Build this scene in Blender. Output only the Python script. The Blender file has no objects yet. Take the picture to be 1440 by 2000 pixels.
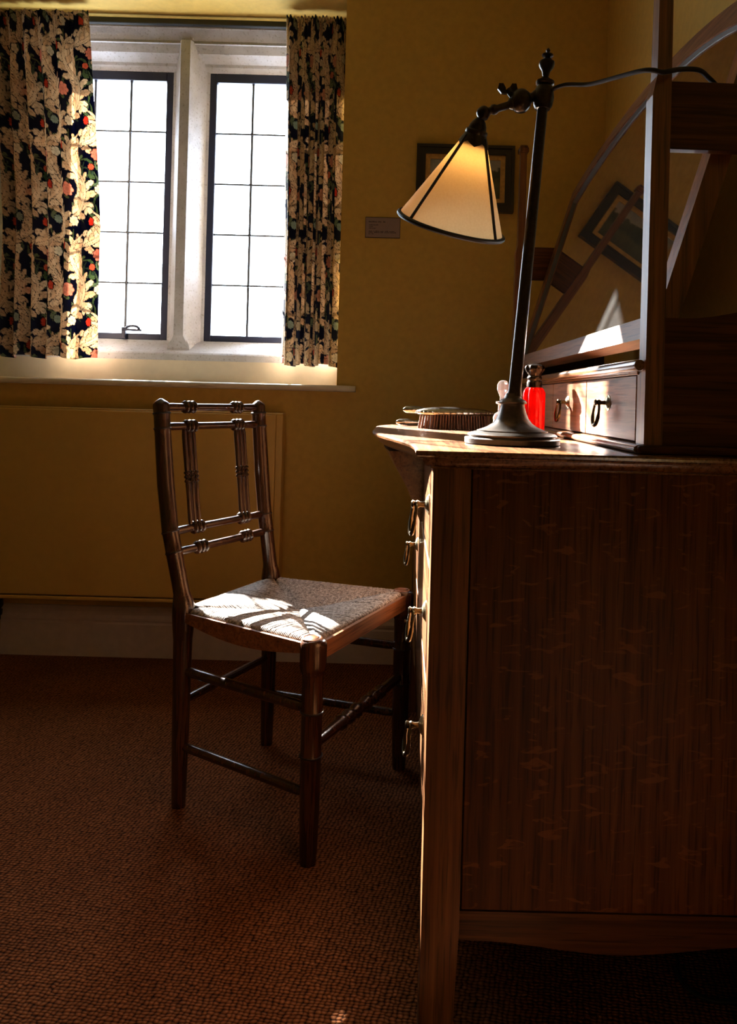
import bpy, bmesh, math, random
import numpy as np
from mathutils import Vector, Matrix
random.seed(7); np.random.seed(7)
PI = math.pi
S = bpy.context.scene
COL = S.collection

# ------------------------------------------------------------ camera
FPX, CX, CY, ROLL, EYE = 1450.0, 790.0, 783.0, 0.027, 0.90
cd = bpy.data.cameras.new('camera'); cam = bpy.data.objects.new('camera', cd); COL.objects.link(cam)
cd.sensor_width = 36.0; cd.sensor_fit = 'AUTO'
cd.lens = FPX / 2000.0 * 36.0
cd.shift_x = (720.0 - CX) / 2000.0
cd.shift_y = -(1000.0 - CY) / 2000.0
cd.clip_start = 0.02
cam.matrix_world = Matrix.Translation((0, 0, EYE)) @ Matrix.Rotation(PI / 2, 4, 'X') @ Matrix.Rotation(ROLL, 4, 'Z')
S.camera = cam

# ------------------------------------------------------------ world, sun, exposure
S.view_settings.view_transform = 'Standard'
S.view_settings.look = 'None'
S.view_settings.gamma = 1.0
S.view_settings.use_curve_mapping = False
S.view_settings.exposure = 1.5
w = bpy.data.worlds.new('overcast_sky'); S.world = w; w.use_nodes = True
bg = w.node_tree.nodes['Background']
bg.inputs[0].default_value = (0.78, 0.89, 1.0, 1); bg.inputs[1].default_value = 7.4
sd = bpy.data.lights.new('sun', 'SUN'); sd.energy = 52.0; sd.angle = math.radians(0.6); sd.color = (1.0, 0.96, 0.90)
sun = bpy.data.objects.new('sun', sd); COL.objects.link(sun)
sun.rotation_euler = Vector((0.65, -1.0, -0.66)).to_track_quat('-Z', 'Y').to_euler()
sun.location = (-3, 6, 5)
pd = bpy.data.lights.new('window_portal', 'AREA'); pd.shape = 'RECTANGLE'; pd.size = 1.2; pd.size_y = 1.3
pd.cycles.is_portal = True
por = bpy.data.objects.new('window_portal', pd); COL.objects.link(por)
por.location = (-0.82, 3.0, 1.62); por.rotation_euler = (-PI / 2, 0, 0)

# ------------------------------------------------------------ geometry helpers
def V(*a): return Vector(a)
def obj(name, bm, m, parent=None, smooth=False, label=None, mx=None):
    me = bpy.data.meshes.new(name)
    bmesh.ops.recalc_face_normals(bm, faces=bm.faces[:])
    if mx is not None: bm.transform(mx)
    bm.to_mesh(me); bm.free()
    if smooth:
        for p in me.polygons: p.use_smooth = True
        try: me.set_sharp_from_angle(angle=math.radians(smooth if smooth > 1 else 40))
        except Exception: pass
    o = bpy.data.objects.new(name, me); COL.objects.link(o)
    if m: me.materials.append(m)
    if parent is not None: o.parent = parent
    if label: o['label'] = label
    return o
def B(): return bmesh.new()
def box(bm, lo, hi, bev=0.0, seg=1):
    r = bmesh.ops.create_cube(bm, size=1.0)
    vs = r['verts']
    lo = Vector(lo); hi = Vector(hi)
    for v in vs:
        v.co = Vector((lo[i] + (v.co[i] + 0.5) * (hi[i] - lo[i]) for i in range(3)))
    if bev > 0:
        es = list({e for v in vs for e in v.link_edges})
        bmesh.ops.bevel(bm, geom=es, offset=bev, segments=seg, affect='EDGES', profile=0.5)
    return bm
def tube(bm, pts, radii, seg=12, cap=True, closed=False, flat=None):
    pts = [Vector(p) for p in pts]; n = len(pts)
    if not hasattr(radii, '__len__'): radii = [radii] * n
    rings = []; prev = None
    for i in range(n):
        if closed: t = pts[(i + 1) % n] - pts[i - 1]
        elif i == 0: t = pts[1] - pts[0]
        elif i == n - 1: t = pts[-1] - pts[-2]
        else: t = (pts[i + 1] - pts[i]).normalized() + (pts[i] - pts[i - 1]).normalized()
        if t.length < 1e-9: t = Vector((0, 0, 1))
        t.normalize()
        if prev is None:
            a = Vector((1, 0, 0)) if abs(t.x) < 0.8 else Vector((0, 1, 0))
            nrm = (a - t * a.dot(t)).normalized()
        else:
            nrm = (prev - t * prev.dot(t))
            nrm = nrm.normalized() if nrm.length > 1e-6 else prev
        prev = nrm; bn = t.cross(nrm)
        rings.append([bm.verts.new(pts[i] + (nrm * math.cos(2 * PI * k / seg) + bn * math.sin(2 * PI * k / seg)) * radii[i]) for k in range(seg)])
    m = n if closed else n - 1
    for i in range(m):
        a, b = rings[i], rings[(i + 1) % n]
        for k in range(seg):
            bm.faces.new((a[k], a[(k + 1) % seg], b[(k + 1) % seg], b[k]))
    if cap and not closed:
        bm.faces.new(rings[0][::-1]); bm.faces.new(rings[-1])
    return bm
def turned(bm, p0, p1, prof, seg=14):
    """prof: (t 0..1, radius) along p0->p1"""
    p0 = Vector(p0); p1 = Vector(p1)
    ax = (p1 - p0).normalized()
    a = Vector((1, 0, 0)) if abs(ax.x) < 0.8 else Vector((0, 1, 0))
    nr = (a - ax * a.dot(ax)).normalized(); bn = ax.cross(nr)
    rings = []
    for t, r in prof:
        c = p0.lerp(p1, t)
        rings.append([bm.verts.new(c + (nr * math.cos(2 * PI * k / seg) + bn * math.sin(2 * PI * k / seg)) * max(r, 1e-4)) for k in range(seg)])
    for a_, b_ in zip(rings, rings[1:]):
        for k in range(seg):
            bm.faces.new((a_[k], a_[(k + 1) % seg], b_[(k + 1) % seg], b_[k]))
    bm.faces.new(rings[0][::-1]); bm.faces.new(rings[-1])
    return bm
def lathe(bm, c, prof, seg=32):
    """prof: (radius, z) about the vertical through c"""
    zs = [z for _, z in prof]; z0, z1 = zs[0], zs[-1]
    c = Vector(c); rings = []
    for r, z in prof:
        rings.append([bm.verts.new(c + Vector((r * math.cos(2 * PI * k / seg), r * math.sin(2 * PI * k / seg), z))) if True else 0 for k in range(seg)])
    for a_, b_ in zip(rings, rings[1:]):
        for k in range(seg):
            bm.faces.new((a_[k], a_[(k + 1) % seg], b_[(k + 1) % seg], b_[k]))
    bm.faces.new(rings[0][::-1]); bm.faces.new(rings[-1])
    return bm
def prism(bm, poly, ext):
    """poly: list of 3-d points, ext: vector"""
    ext = Vector(ext)
    a = [bm.verts.new(Vector(p)) for p in poly]; b = [bm.verts.new(Vector(p) + ext) for p in poly]
    n = len(a)
    for k in range(n): bm.faces.new((a[k], a[(k + 1) % n], b[(k + 1) % n], b[k]))
    bm.faces.new(a[::-1]); bm.faces.new(b)
    return bm
def arc(c, r, a0, a1, n, axes=((1, 0, 0), (0, 0, 1)), sx=1, sy=1):
    c = Vector(c); u = Vector(axes[0]); v = Vector(axes[1])
    return [c + u * (r * sx * math.cos(a0 + (a1 - a0) * i / n)) + v * (r * sy * math.sin(a0 + (a1 - a0) * i / n)) for i in range(n + 1)]
def thing(name, label, cat, loc=(0, 0, 0), rz=0.0, group=None):
    o = bpy.data.objects.new(name, None); COL.objects.link(o); o.empty_display_size = 0.1
    o.location = loc; o.rotation_euler = (0, 0, rz); o['label'] = label; o['category'] = cat
    if group: o['group'] = group
    return o
def struct(name, bm, m, parent=None, smooth=False):
    o = obj(name, bm, m, parent, smooth)
    if parent is None: o['kind'] = 'structure'
    return o
def ss(a, b, x):
    t = min(1, max(0, (x - a) / (b - a))); return t * t * (3 - 2 * t)

# ------------------------------------------------------------ materials
class NT:
    def __init__(s, name):
        s.m = bpy.data.materials.new(name); s.m.use_nodes = True
        s.t = s.m.node_tree; s.n = s.t.nodes; s.p = s.n['Principled BSDF']; s.out = s.n['Material Output']
    def add(s, typ, **kw):
        n = s.n.new(typ)
        for k, v in kw.items(): setattr(n, k, v)
        return n
    def link(s, a, b): s.t.links.new(a, b)
    def coords(s, scale=(1, 1, 1), rot=(0, 0, 0)):
        tc = s.add('ShaderNodeTexCoord'); mp = s.add('ShaderNodeMapping')
        mp.inputs['Scale'].default_value = scale; mp.inputs['Rotation'].default_value = rot
        s.link(tc.outputs['Object'], mp.inputs['Vector']); return mp.outputs['Vector']
    def noise(s, vec, scale, detail=4, rough=0.55, dist=0.0):
        n = s.add('ShaderNodeTexNoise'); n.inputs['Scale'].default_value = scale; n.inputs['Detail'].default_value = detail
        n.inputs['Roughness'].default_value = rough; n.inputs['Distortion'].default_value = dist
        s.link(vec, n.inputs['Vector']); return n.outputs['Fac']
    def ramp(s, fac, stops):
        r = s.add('ShaderNodeValToRGB'); e = r.color_ramp.elements
        while len(e) > 1: e.remove(e[-1])
        e[0].position = stops[0][0]; e[0].color = (*stops[0][1], 1)
        for p, c in stops[1:]:
            q = e.new(p); q.color = (*c, 1)
        s.link(fac, r.inputs['Fac']); return r.outputs['Color']
    def mix(s, fac, a, b, blend='MIX'):
        n = s.add('ShaderNodeMix', data_type='RGBA', blend_type=blend)
        for sock, v in ((n.inputs[0], fac), (n.inputs[6], a), (n.inputs[7], b)):
            if hasattr(v, 'is_linked') or hasattr(v, 'links'): s.link(v, sock)
            elif isinstance(v, (int, float)): sock.default_value = v
            else: sock.default_value = (*v, 1)
        return n.outputs[2]
    def bump(s, h, strength, dist=0.002):
        b = s.add('ShaderNodeBump'); b.inputs['Strength'].default_value = strength; b.inputs['Distance'].default_value = dist
        s.link(h, b.inputs['Height']); s.link(b.outputs['Normal'], s.p.inputs['Normal'])
    def base(s, c):
        if hasattr(c, 'links'): s.link(c, s.p.inputs['Base Color'])
        else: s.p.inputs['Base Color'].default_value = (*c, 1)
    def rough(s, v): s.p.inputs['Roughness'].default_value = v

def plain(name, c, r=0.6, metal=0.0, bumpy=0.0, bscale=60, var=0.0, coat=0.0, spec=0.5):
    t = NT(name); t.rough(r); t.p.inputs['Metallic'].default_value = metal
    t.p.inputs['Specular IOR Level'].default_value = spec
    if coat: t.p.inputs['Coat Weight'].default_value = coat; t.p.inputs['Coat Roughness'].default_value = 0.15
    if var or bumpy:
        f = t.noise(t.coords(), bscale, 5)
        if var:
            lo = tuple(x * (1 - var) for x in c); hi = tuple(min(1, x * (1 + var)) for x in c)
            t.base(t.ramp(f, [(0.3, lo), (0.7, hi)]))
        else: t.base(c)
        if bumpy: t.bump(f, bumpy)
    else: t.base(c)
    return t.m
def oak(name, dark, mid, light, axis=2, r=0.38, fleck=False, coat=0.2, spec=0.5):
    t = NT(name); t.rough(r)
    t.p.inputs['Coat Weight'].default_value = coat; t.p.inputs['Coat Roughness'].default_value = 0.22
    sc = [90.0, 90.0, 90.0]; sc[axis] = 2.2
    v = t.coords(tuple(sc)); f = t.noise(v, 1.0, 5, 0.6, 0.2)
    sc2 = [230.0, 230.0, 230.0]; sc2[axis] = 9.0
    p = t.noise(t.coords(tuple(sc2)), 1.0, 2, 0.5)
    sc3 = [5.0, 5.0, 5.0]; sc3[axis] = 0.8
    b = t.noise(t.coords(tuple(sc3)), 1.0, 3, 0.5, 0.4)
    c = t.ramp(f, [(0.28, dark), (0.5, mid), (0.74, light)])
    pores = t.ramp(p, [(0.36, (0.35, 0.3, 0.28)), (0.46, (1, 1, 1))])
    c = t.mix(0.75, c, pores, 'MULTIPLY')
    broad = t.ramp(b, [(0.3, (0.72, 0.7, 0.68)), (0.7, (1.2, 1.18, 1.12))])
    c = t.mix(0.8, c, broad, 'MULTIPLY')
    if fleck:
        fl = t.noise(t.coords((30.0, 30.0, 85.0), (0, 0.75, 0)), 1.0, 2, 0.5, 0.9)
        fm = t.ramp(fl, [(0.60, (0, 0, 0)), (0.66, (1, 1, 1))])
        sep = t.add('ShaderNodeRGBToBW'); t.link(fm, sep.inputs[0])
        mul = t.add('ShaderNodeMath', operation='MULTIPLY'); mul.inputs[1].default_value = 0.55
        t.link(sep.outputs[0], mul.inputs[0])
        c = t.mix(mul.outputs[0], c, tuple(min(1, x * 1.5) for x in light))
    t.base(c); t.bump(p, 0.25, 0.0008)
    t.p.inputs['Specular IOR Level'].default_value = spec
    return t.m

M = {}
M['wall'] = plain('yellow_emulsion', (0.60, 0.385, 0.078), 0.75, bumpy=0.25, bscale=45, var=0.07)
M['ceiling'] = plain('ceiling_paint', (0.55, 0.42, 0.16), 0.8, bumpy=0.1, bscale=40)
M['skirting'] = plain('skirting_paint', (0.52, 0.42, 0.36), 0.45, bumpy=0.08, bscale=30, var=0.08)
M['sillpaint'] = plain('sill_paint', (0.72, 0.64, 0.50), 0.4, bumpy=0.06, bscale=25, var=0.05)
M['radiator'] = plain('radiator_enamel', (0.58, 0.37, 0.09), 0.45, bumpy=0.05, bscale=30, var=0.04)
M['oak_v'] = oak('oak_upright', (0.085, 0.027, 0.008), (0.18, 0.063, 0.018), (0.29, 0.115, 0.036), 2, 0.3, coat=0.35)
M['oak_h'] = oak('oak_along', (0.09, 0.034, 0.012), (0.20, 0.083, 0.031), (0.32, 0.15, 0.06), 1, 0.24, coat=0.4)
M['oak_x'] = oak('oak_across', (0.045, 0.014, 0.0045), (0.10, 0.033, 0.009), (0.165, 0.060, 0.018), 0, coat=0.0, spec=0.25)
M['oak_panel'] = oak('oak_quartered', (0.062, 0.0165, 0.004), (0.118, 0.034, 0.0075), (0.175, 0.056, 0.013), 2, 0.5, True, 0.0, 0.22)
M['oak_frame'] = oak('oak_mirror_frame', (0.09, 0.034, 0.012), (0.20, 0.083, 0.031), (0.32, 0.15, 0.06), 1, 0.42, False, 0.0)
M['burr'] = oak('oak_drawer_front', (0.12, 0.046, 0.018), (0.25, 0.108, 0.046), (0.36, 0.175, 0.085), 1, 0.36, False, 0.08)
M['ebony'] = plain('black_edge', (0.012, 0.008, 0.006), 0.4)
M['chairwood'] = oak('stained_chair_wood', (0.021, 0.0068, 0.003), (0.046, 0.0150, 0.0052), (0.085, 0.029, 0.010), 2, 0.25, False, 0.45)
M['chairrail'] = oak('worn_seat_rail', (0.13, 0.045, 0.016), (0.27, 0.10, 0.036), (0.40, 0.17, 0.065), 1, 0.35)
M['blackline'] = plain('black_ring_paint', (0.012, 0.007, 0.006), 0.35)
M['brass'] = plain('antique_brass', (0.115, 0.085, 0.045), 0.24, 1.0, bumpy=0.1, bscale=200, var=0.2)
M['palebrass'] = plain('pale_brass', (0.34, 0.29, 0.18), 0.3, 0.9, bumpy=0.1, bscale=200, var=0.2)
M['bronze'] = plain('dark_bronze', (0.045, 0.034, 0.025), 0.28, 0.85, bumpy=0.08, bscale=120, var=0.3)
M['bronzebase'] = plain('worn_bronze', (0.085, 0.066, 0.05), 0.36, 0.8, bumpy=0.08, bscale=120, var=0.25)
M['cord'] = plain('black_braided_cord', (0.012, 0.011, 0.012), 0.7)
M['braid'] = plain('black_braid', (0.010, 0.008, 0.010), 0.55)
M['iron'] = plain('flare_blue_casement_iron', (0.020, 0.026, 0.060), 0.5)  # blue tint of the lens flare is put into the iron's colour
M['lead'] = plain('lead_came', (0.06, 0.065, 0.08), 0.5, 0.3)
M['silver'] = plain('tarnished_silver', (0.55, 0.52, 0.47), 0.2, 1.0, bumpy=0.5, bscale=140, var=0.25)
M['darksilver'] = plain('blackened_silver', (0.10, 0.075, 0.06), 0.25, 1.0, bumpy=0.4, bscale=140, var=0.4)
M['bristle'] = plain('brown_bristle', (0.16, 0.07, 0.035), 0.7, var=0.3, bscale=200)
M['palebristle'] = plain('pale_bristle', (0.6, 0.5, 0.38), 0.7, var=0.2, bscale=200)
M['track'] = plain('curtain_track_black', (0.010, 0.010, 0.012), 0.5)
M['frameblack'] = plain('ebonised_frame', (0.022, 0.014, 0.012), 0.35, coat=0.2)
M['gilt'] = plain('gilt_slip', (0.60, 0.36, 0.10), 0.45, 0.2, bumpy=0.2, bscale=100, var=0.2)
M['card'] = plain('card', (0.30, 0.22, 0.21), 0.7)
M['ink'] = plain('ink', (0.03, 0.018, 0.03), 0.7)
M['foxing'] = plain('mirror_edge', (0.06, 0.06, 0.055), 0.5)
M['back'] = plain('mirror_backboard', (0.09, 0.045, 0.02), 0.7)
M['valve'] = plain('valve_plastic', (0.01, 0.01, 0.01), 0.4)
M['pipe'] = plain('painted_pipe', (0.45, 0.30, 0.12), 0.45)

def stone():
    t = NT('limestone'); t.rough(0.85)
    f = t.noise(t.coords(), 9, 6, 0.6); g = t.noise(t.coords(), 120, 3, 0.6)
    c = t.ramp(f, [(0.3, (0.40, 0.40, 0.42)), (0.55, (0.52, 0.53, 0.57)), (0.75, (0.60, 0.61, 0.65))])
    sp = t.ramp(g, [(0.33, (0.5, 0.45, 0.38)), (0.42, (1, 1, 1))])
    t.base(t.mix(0.6, c, sp, 'MULTIPLY')); t.bump(g, 0.4, 0.002)
    return t.m
M['stone'] = stone()
def glass(name, tint=(1, 1, 1), r=0.0):
    t = NT(name); tr = t.add('ShaderNodeBsdfTransparent'); gl = t.add('ShaderNodeBsdfGlossy'); mx = t.add('ShaderNodeMixShader'); fr = t.add('ShaderNodeFresnel')
    tr.inputs[0].default_value = (*tint, 1); gl.inputs['Roughness'].default_value = r; fr.inputs['IOR'].default_value = 1.45
    t.link(fr.outputs[0], mx.inputs[0]); t.link(tr.outputs[0], mx.inputs[1]); t.link(gl.outputs[0], mx.inputs[2])
    t.link(mx.outputs[0], t.out.inputs['Surface']); return t.m
M['pane'] = glass('window_glass', (0.96, 0.98, 1.0))
def cutglass(name, tint, ior=1.45, rough=0.03):
    t = NT(name); t.base(tint); t.p.inputs['Transmission Weight'].default_value = 1.0; t.p.inputs['IOR'].default_value = ior; t.rough(rough); return t.m
M['clearglass'] = cutglass('clear_cut_glass', (0.95, 0.92, 0.90)); M['clearglass'].node_tree.nodes['Principled BSDF'].inputs['Transmission Weight'].default_value = 0.62
def redglass():
    t = NT('red_glass'); t.rough(0.12)
    t.base((0.42, 0.004, 0.003)); t.p.inputs['Transmission Weight'].default_value = 0.35
    tr = t.add('ShaderNodeBsdfTranslucent'); tr.inputs[0].default_value = (1.0, 0.012, 0.008, 1)
    mx = t.add('ShaderNodeMixShader'); mx.inputs[0].default_value = 0.16
    t.link(t.p.outputs[0], mx.inputs[1]); t.link(tr.outputs[0], mx.inputs[2]); t.link(mx.outputs[0], t.out.inputs['Surface'])
    return t.m
M['redglass'] = redglass()
def mirror():
    t = NT('old_mirror'); t.p.inputs['Metallic'].default_value = 0.972
    f = t.noise(t.coords(), 45, 5, 0.7)
    t.base(t.ramp(f, [(0.3, (0.60, 0.58, 0.54)), (0.7, (0.76, 0.75, 0.72))]))
    r = t.add('ShaderNodeMapRange'); r.inputs['To Min'].default_value = 0.01; r.inputs['To Max'].default_value = 0.05
    t.link(f, r.inputs['Value']); t.link(r.outputs[0], t.p.inputs['Roughness'])
    return t.m
M['mirror'] = mirror()
def carpet():
    t = NT('woven_sisal_carpet'); t.rough(0.95); t.p.inputs['Specular IOR Level'].default_value = 0.1
    v = t.coords((118, 165, 1), (0, 0, 0.16))
    wob = t.add('ShaderNodeTexNoise'); wob.inputs['Scale'].default_value = 0.35; t.link(v, wob.inputs['Vector'])
    off = t.add('ShaderNodeVectorMath', operation='MULTIPLY_ADD'); off.inputs[1].default_value = (1.3, 1.6, 0)
    t.link(wob.outputs['Color'], off.inputs[0]); t.link(v, off.inputs[2])
    br = t.add('ShaderNodeTexVoronoi', feature='F1'); br.inputs['Scale'].default_value = 1.0; br.inputs['Randomness'].default_value = 0.26
    t.link(off.outputs[0], br.inputs['Vector'])
    d = br.outputs['Distance']
    broad = t.noise(t.coords((1, 1, 1)), 3.2, 3)
    c = t.ramp(d, [(0.15, (0.33, 0.128, 0.046)), (0.45, (0.17, 0.058, 0.019)), (0.66, (0.018, 0.006, 0.002))])  # shade in the gaps between knots is painted into the ramp
    b = t.ramp(broad, [(0.3, (0.8, 0.75, 0.72)), (0.7, (1.12, 1.1, 1.05))])
    c = t.mix(1.0, c, b, 'MULTIPLY')
    hue = t.ramp(br.outputs['Color'], [(0.0, (0.7, 0.68, 0.66)), (1.0, (1.25, 1.22, 1.2))])
    t.base(t.mix(0.8, c, hue, 'MULTIPLY'))
    inv = t.add('ShaderNodeMath', operation='SUBTRACT'); inv.inputs[0].default_value = 1.0; t.link(d, inv.inputs[1])
    t.bump(inv.outputs[0], 0.9, 0.005)
    return t.m
M['carpet'] = carpet()
def rush():
    t = NT('rush_cord'); t.rough(0.6)
    f = t.noise(t.coords((1, 1, 1)), 160, 4, 0.7); g = t.noise(t.coords(), 14, 3)
    c = t.ramp(f, [(0.36, (0.07, 0.048, 0.034)), (0.5, (0.33, 0.26, 0.20)), (0.68, (0.62, 0.53, 0.44))])
    t.base(t.mix(0.6, c, t.ramp(g, [(0.3, (0.7, 0.68, 0.66)), (0.7, (1.1, 1.1, 1.1))]), 'MULTIPLY'))
    t.bump(f, 0.4, 0.001); return t.m
M['rush'] = rush()
def cloth_print(name, thin):
    t = NT(name); t.rough(0.85); t.p.inputs['Specular IOR Level'].default_value = 0.15
    a = t.add('ShaderNodeVertexColor'); a.layer_name = 'print'
    t.link(a.outputs['Color'], t.p.inputs['Base Color'])
    tr = t.add('ShaderNodeBsdfTranslucent'); t.link(a.outputs['Color'], tr.inputs[0])
    mx = t.add('ShaderNodeMixShader'); mx.inputs[0].default_value = thin
    t.link(t.p.outputs[0], mx.inputs[1]); t.link(tr.outputs[0], mx.inputs[2]); t.link(mx.outputs[0], t.out.inputs['Surface'])
    return t.m
M['curtain'] = cloth_print('floral_print_cotton', 0.4)
M['curtain_thick'] = cloth_print('floral_print_gathered', 0.10)
def shadecloth():
    t = NT('cream_shade_silk'); t.rough(0.8); t.p.inputs['Specular IOR Level'].default_value = 0.1
    f = t.noise(t.coords((1, 1, 1)), 300, 2)
    c = t.ramp(f, [(0.3, (0.78, 0.62, 0.42)), (0.7, (0.88, 0.74, 0.55))])
    t.base(c); tr = t.add('ShaderNodeBsdfTranslucent'); tr.inputs[0].default_value = (0.92, 0.66, 0.32, 1)
    mx = t.add('ShaderNodeMixShader'); mx.inputs[0].default_value = 0.5
    t.link(t.p.outputs[0], mx.inputs[1]); t.link(tr.outputs[0], mx.inputs[2]); t.link(mx.outputs[0], t.out.inputs['Surface'])
    return t.m
M['shade'] = shadecloth()
def bulb():
    t = NT('bulb_glow'); t.base((0.9, 0.8, 0.6)); t.p.inputs['Emission Color'].default_value = (1.0, 0.60, 0.22, 1); t.p.inputs['Emission Strength'].default_value = 7.0
    return t.m
M['bulb'] = bulb()
def landscape():
    t = NT('landscape_oil_paint'); t.rough(0.4)
    tc = t.add('ShaderNodeTexCoord'); sp = t.add('ShaderNodeSeparateXYZ'); t.link(tc.outputs['Object'], sp.inputs[0])
    n = t.noise(tc.outputs['Object'], 22, 5, 0.6)
    ad = t.add('ShaderNodeMath', operation='MULTIPLY_ADD'); ad.inputs[1].default_value = 0.10; t.link(n, ad.inputs[0]); t.link(sp.outputs['Z'], ad.inputs[2])
    mr = t.add('ShaderNodeMapRange'); mr.inputs['From Min'].default_value = -0.02; mr.inputs['From Max'].default_value = 0.15; t.link(ad.outputs[0], mr.inputs['Value'])
    sky = t.ramp(mr.outputs[0], [(0.0, (0.05, 0.06, 0.03)), (0.3, (0.10, 0.11, 0.05)), (0.42, (0.03, 0.045, 0.02)), (0.58, (0.05, 0.06, 0.03)), (0.62, (0.42, 0.40, 0.34)), (0.8, (0.30, 0.33, 0.34)), (1.0, (0.45, 0.46, 0.45))])
    t.base(sky); t.bump(n, 0.2); return t.m
M['painting'] = landscape()

# ------------------------------------------------------------ room shell
WY, RX, LX, BY, H = 2.55, 0.665, -3.4, -3.2, 2.62
OX0, OX1, OZ0, OZ1, OY = -1.530, -0.234, 0.925, 2.292, 2.98   # window opening
bm = B(); box(bm, (LX - 0.1, BY - 0.1, -0.1), (RX + 0.1, OY, 0.0)); struct('floor', bm, M['carpet'])
bm = B(); box(bm, (LX - 0.1, BY - 0.1, H), (RX + 0.1, OY, H + 0.1)); struct('ceiling', bm, M['ceiling'])
bm = B()
box(bm, (LX, WY, 0), (OX0, OY, H)); box(bm, (OX1, WY, 0), (RX + 0.1, OY, H))
box(bm, (OX0, WY, OZ1), (OX1, OY, H)); box(bm, (OX0, WY, 0), (OX1, OY, OZ0))
struct('wall_back', bm, M['wall'])
bm = B(); box(bm, (RX, BY, 0), (RX + 0.1, WY, H)); struct('wall_right', bm, M['wall'])
bm = B(); box(bm, (LX - 0.1, BY, 0), (LX, OY, H)); struct('wall_left', bm, M['wall'])
bm = B(); box(bm, (LX - 0.1, BY - 0.1, 0), (RX + 0.1, BY, H)); struct('wall_front', bm, M['wall'])
# skirting with a moulded top
def skirt(name, p0, p1, n):
    p0 = Vector(p0); p1 = Vector(p1); n = Vector(n)
    prof = [(0.020, 0.0), (0.020, 0.112), (0.016, 0.116), (0.016, 0.121), (0.019, 0.124), (0.019, 0.132), (0.012, 0.142), (0.010, 0.150), (0.006, 0.156), (0.006, 0.168), (0.0, 0.170), (0.0, 0.0)]
    bm = B(); prism(bm, [p0 + n * a + Vector((0, 0, z)) for a, z in prof], p1 - p0)
    struct(name, bm, M['skirting'])
skirt('baseboard_back', (LX, WY, 0), (RX, WY, 0), (0, -1, 0))
skirt('baseboard_left', (LX, BY, 0), (LX, WY - 0.02, 0), (1, 0, 0))
skirt('baseboard_right', (RX, BY, 0), (RX, WY - 0.02, 0), (-1, 0, 0))

# window sill: rounded nosing board and sloping plaster band behind it
bm = B()
nose = [(2.735, 0.925), (2.522, 0.925)] + [(2.522 - 0.0105 * math.sin(PI * i / 8), 0.9355 - 0.0105 * math.cos(PI * i / 8)) for i in range(1, 8)] + [(2.522, 0.946), (2.735, 0.946)]
prism(bm, [(-1.62, y, z) for y, z in nose], (1.452, 0, 0))
struct('trim_1', bm, M['sillpaint'], smooth=40)
bm = B()
prism(bm, [(OX0 + 0.001, y, z) for y, z in [(2.735, 0.926), (2.735, 1.027), (2.78, 1.027), (2.78, 0.926)]], (OX1 - OX0 - 0.002, 0, 0))
struct('trim_2', bm, M['sillpaint'])

# ------------------------------------------------------------ stone window with two iron casements
win = bpy.data.objects.new('window_1', None); COL.objects.link(win); win['kind'] = 'structure'
win.location = (-0.8475, 2.86, 1.03)
def wpart(name, bm, m, parent=win, smooth=False):
    return obj(name, bm, m, parent, smooth, mx=Matrix.Translation((0.8475, -2.86, -1.03)))
CY0, GY = 2.755, 2.86          # front of the stone, plane of the iron
C1 = (-1.384, -0.918); C2 = (-0.777, -0.311); CZ = (1.108, 2.136)
# stone lintel: stepped and hollow-chamfered
bm = B()
lp = [(CY0, 2.292), (CY0, 2.262), (CY0 + 0.003, 2.258), (CY0 + 0.022, 2.224), (CY0 + 0.020, 2.214), (CY0 + 0.026, 2.212), (CY0 + 0.040, 2.185), (CY0 + 0.075, 2.162), (CY0 + 0.078, 2.152), (GY - 0.012, CZ[1]), (GY + 0.06, CZ[1]), (GY + 0.06, 2.292)]
prism(bm, [(OX0 + 0.001, y, z) for y, z in lp], (OX1 - OX0 - 0.002, 0, 0)); wpart('lintel', bm, M['stone'])
# jambs
for s, xo, xi in ((1, OX0 + 0.001, C1[0]), (-1, OX1 - 0.001, C2[1])):
    bm = B(); prism(bm, [(x, y, 1.028) for x, y in [(xo, CY0 + 0.002), (xi - s * 0.055, CY0 + 0.002), (xi - s * 0.02, GY - 0.02), (xi, GY - 0.012), (xi, GY + 0.06), (xo, GY + 0.06)]], (0, 0, 1.20)); wpart('jamb', bm, M['stone'])
# mullion: narrow nose, hollow chamfers, stopped at the foot
def mull(z):
    k = ss(1.075, 1.125, z); a = 0.0175 + 0.02 * (1 - k)
    return [(-0.8475 - a, CY0 + 0.004 + 0.012 * (1 - k), z), (-0.8475 + a, CY0 + 0.004 + 0.012 * (1 - k), z), (-0.8475 + a + 0.004, CY0 + 0.012, z), (-0.8475 + 0.050, GY - 0.035, z), (-0.8475 + 0.060, GY - 0.016, z), (C2[0], GY - 0.012, z), (C2[0], GY + 0.06, z), (C1[1], GY + 0.06, z), (C1[1], GY - 0.012, z), (-0.8475 - 0.060, GY - 0.016, z), (-0.8475 - 0.050, GY - 0.035, z), (-0.8475 - a - 0.004, CY0 + 0.012, z)]
bm = B(); rings = []
for z in (1.035, 1.06, 1.075, 1.09, 1.105, 1.12, 1.20, 1.6, 2.0, 2.22):
    rings.append([bm.verts.new(p) for p in mull(z)])
for a, b in zip(rings, rings[1:]):
    n = len(a)
    for k in range(n): bm.faces.new((a[k], a[(k + 1) % n], b[(k + 1) % n], b[k]))
bm.faces.new(rings[0][::-1]); bm.faces.new(rings[-1]); wpart('mullion', bm, M['stone'])
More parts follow.
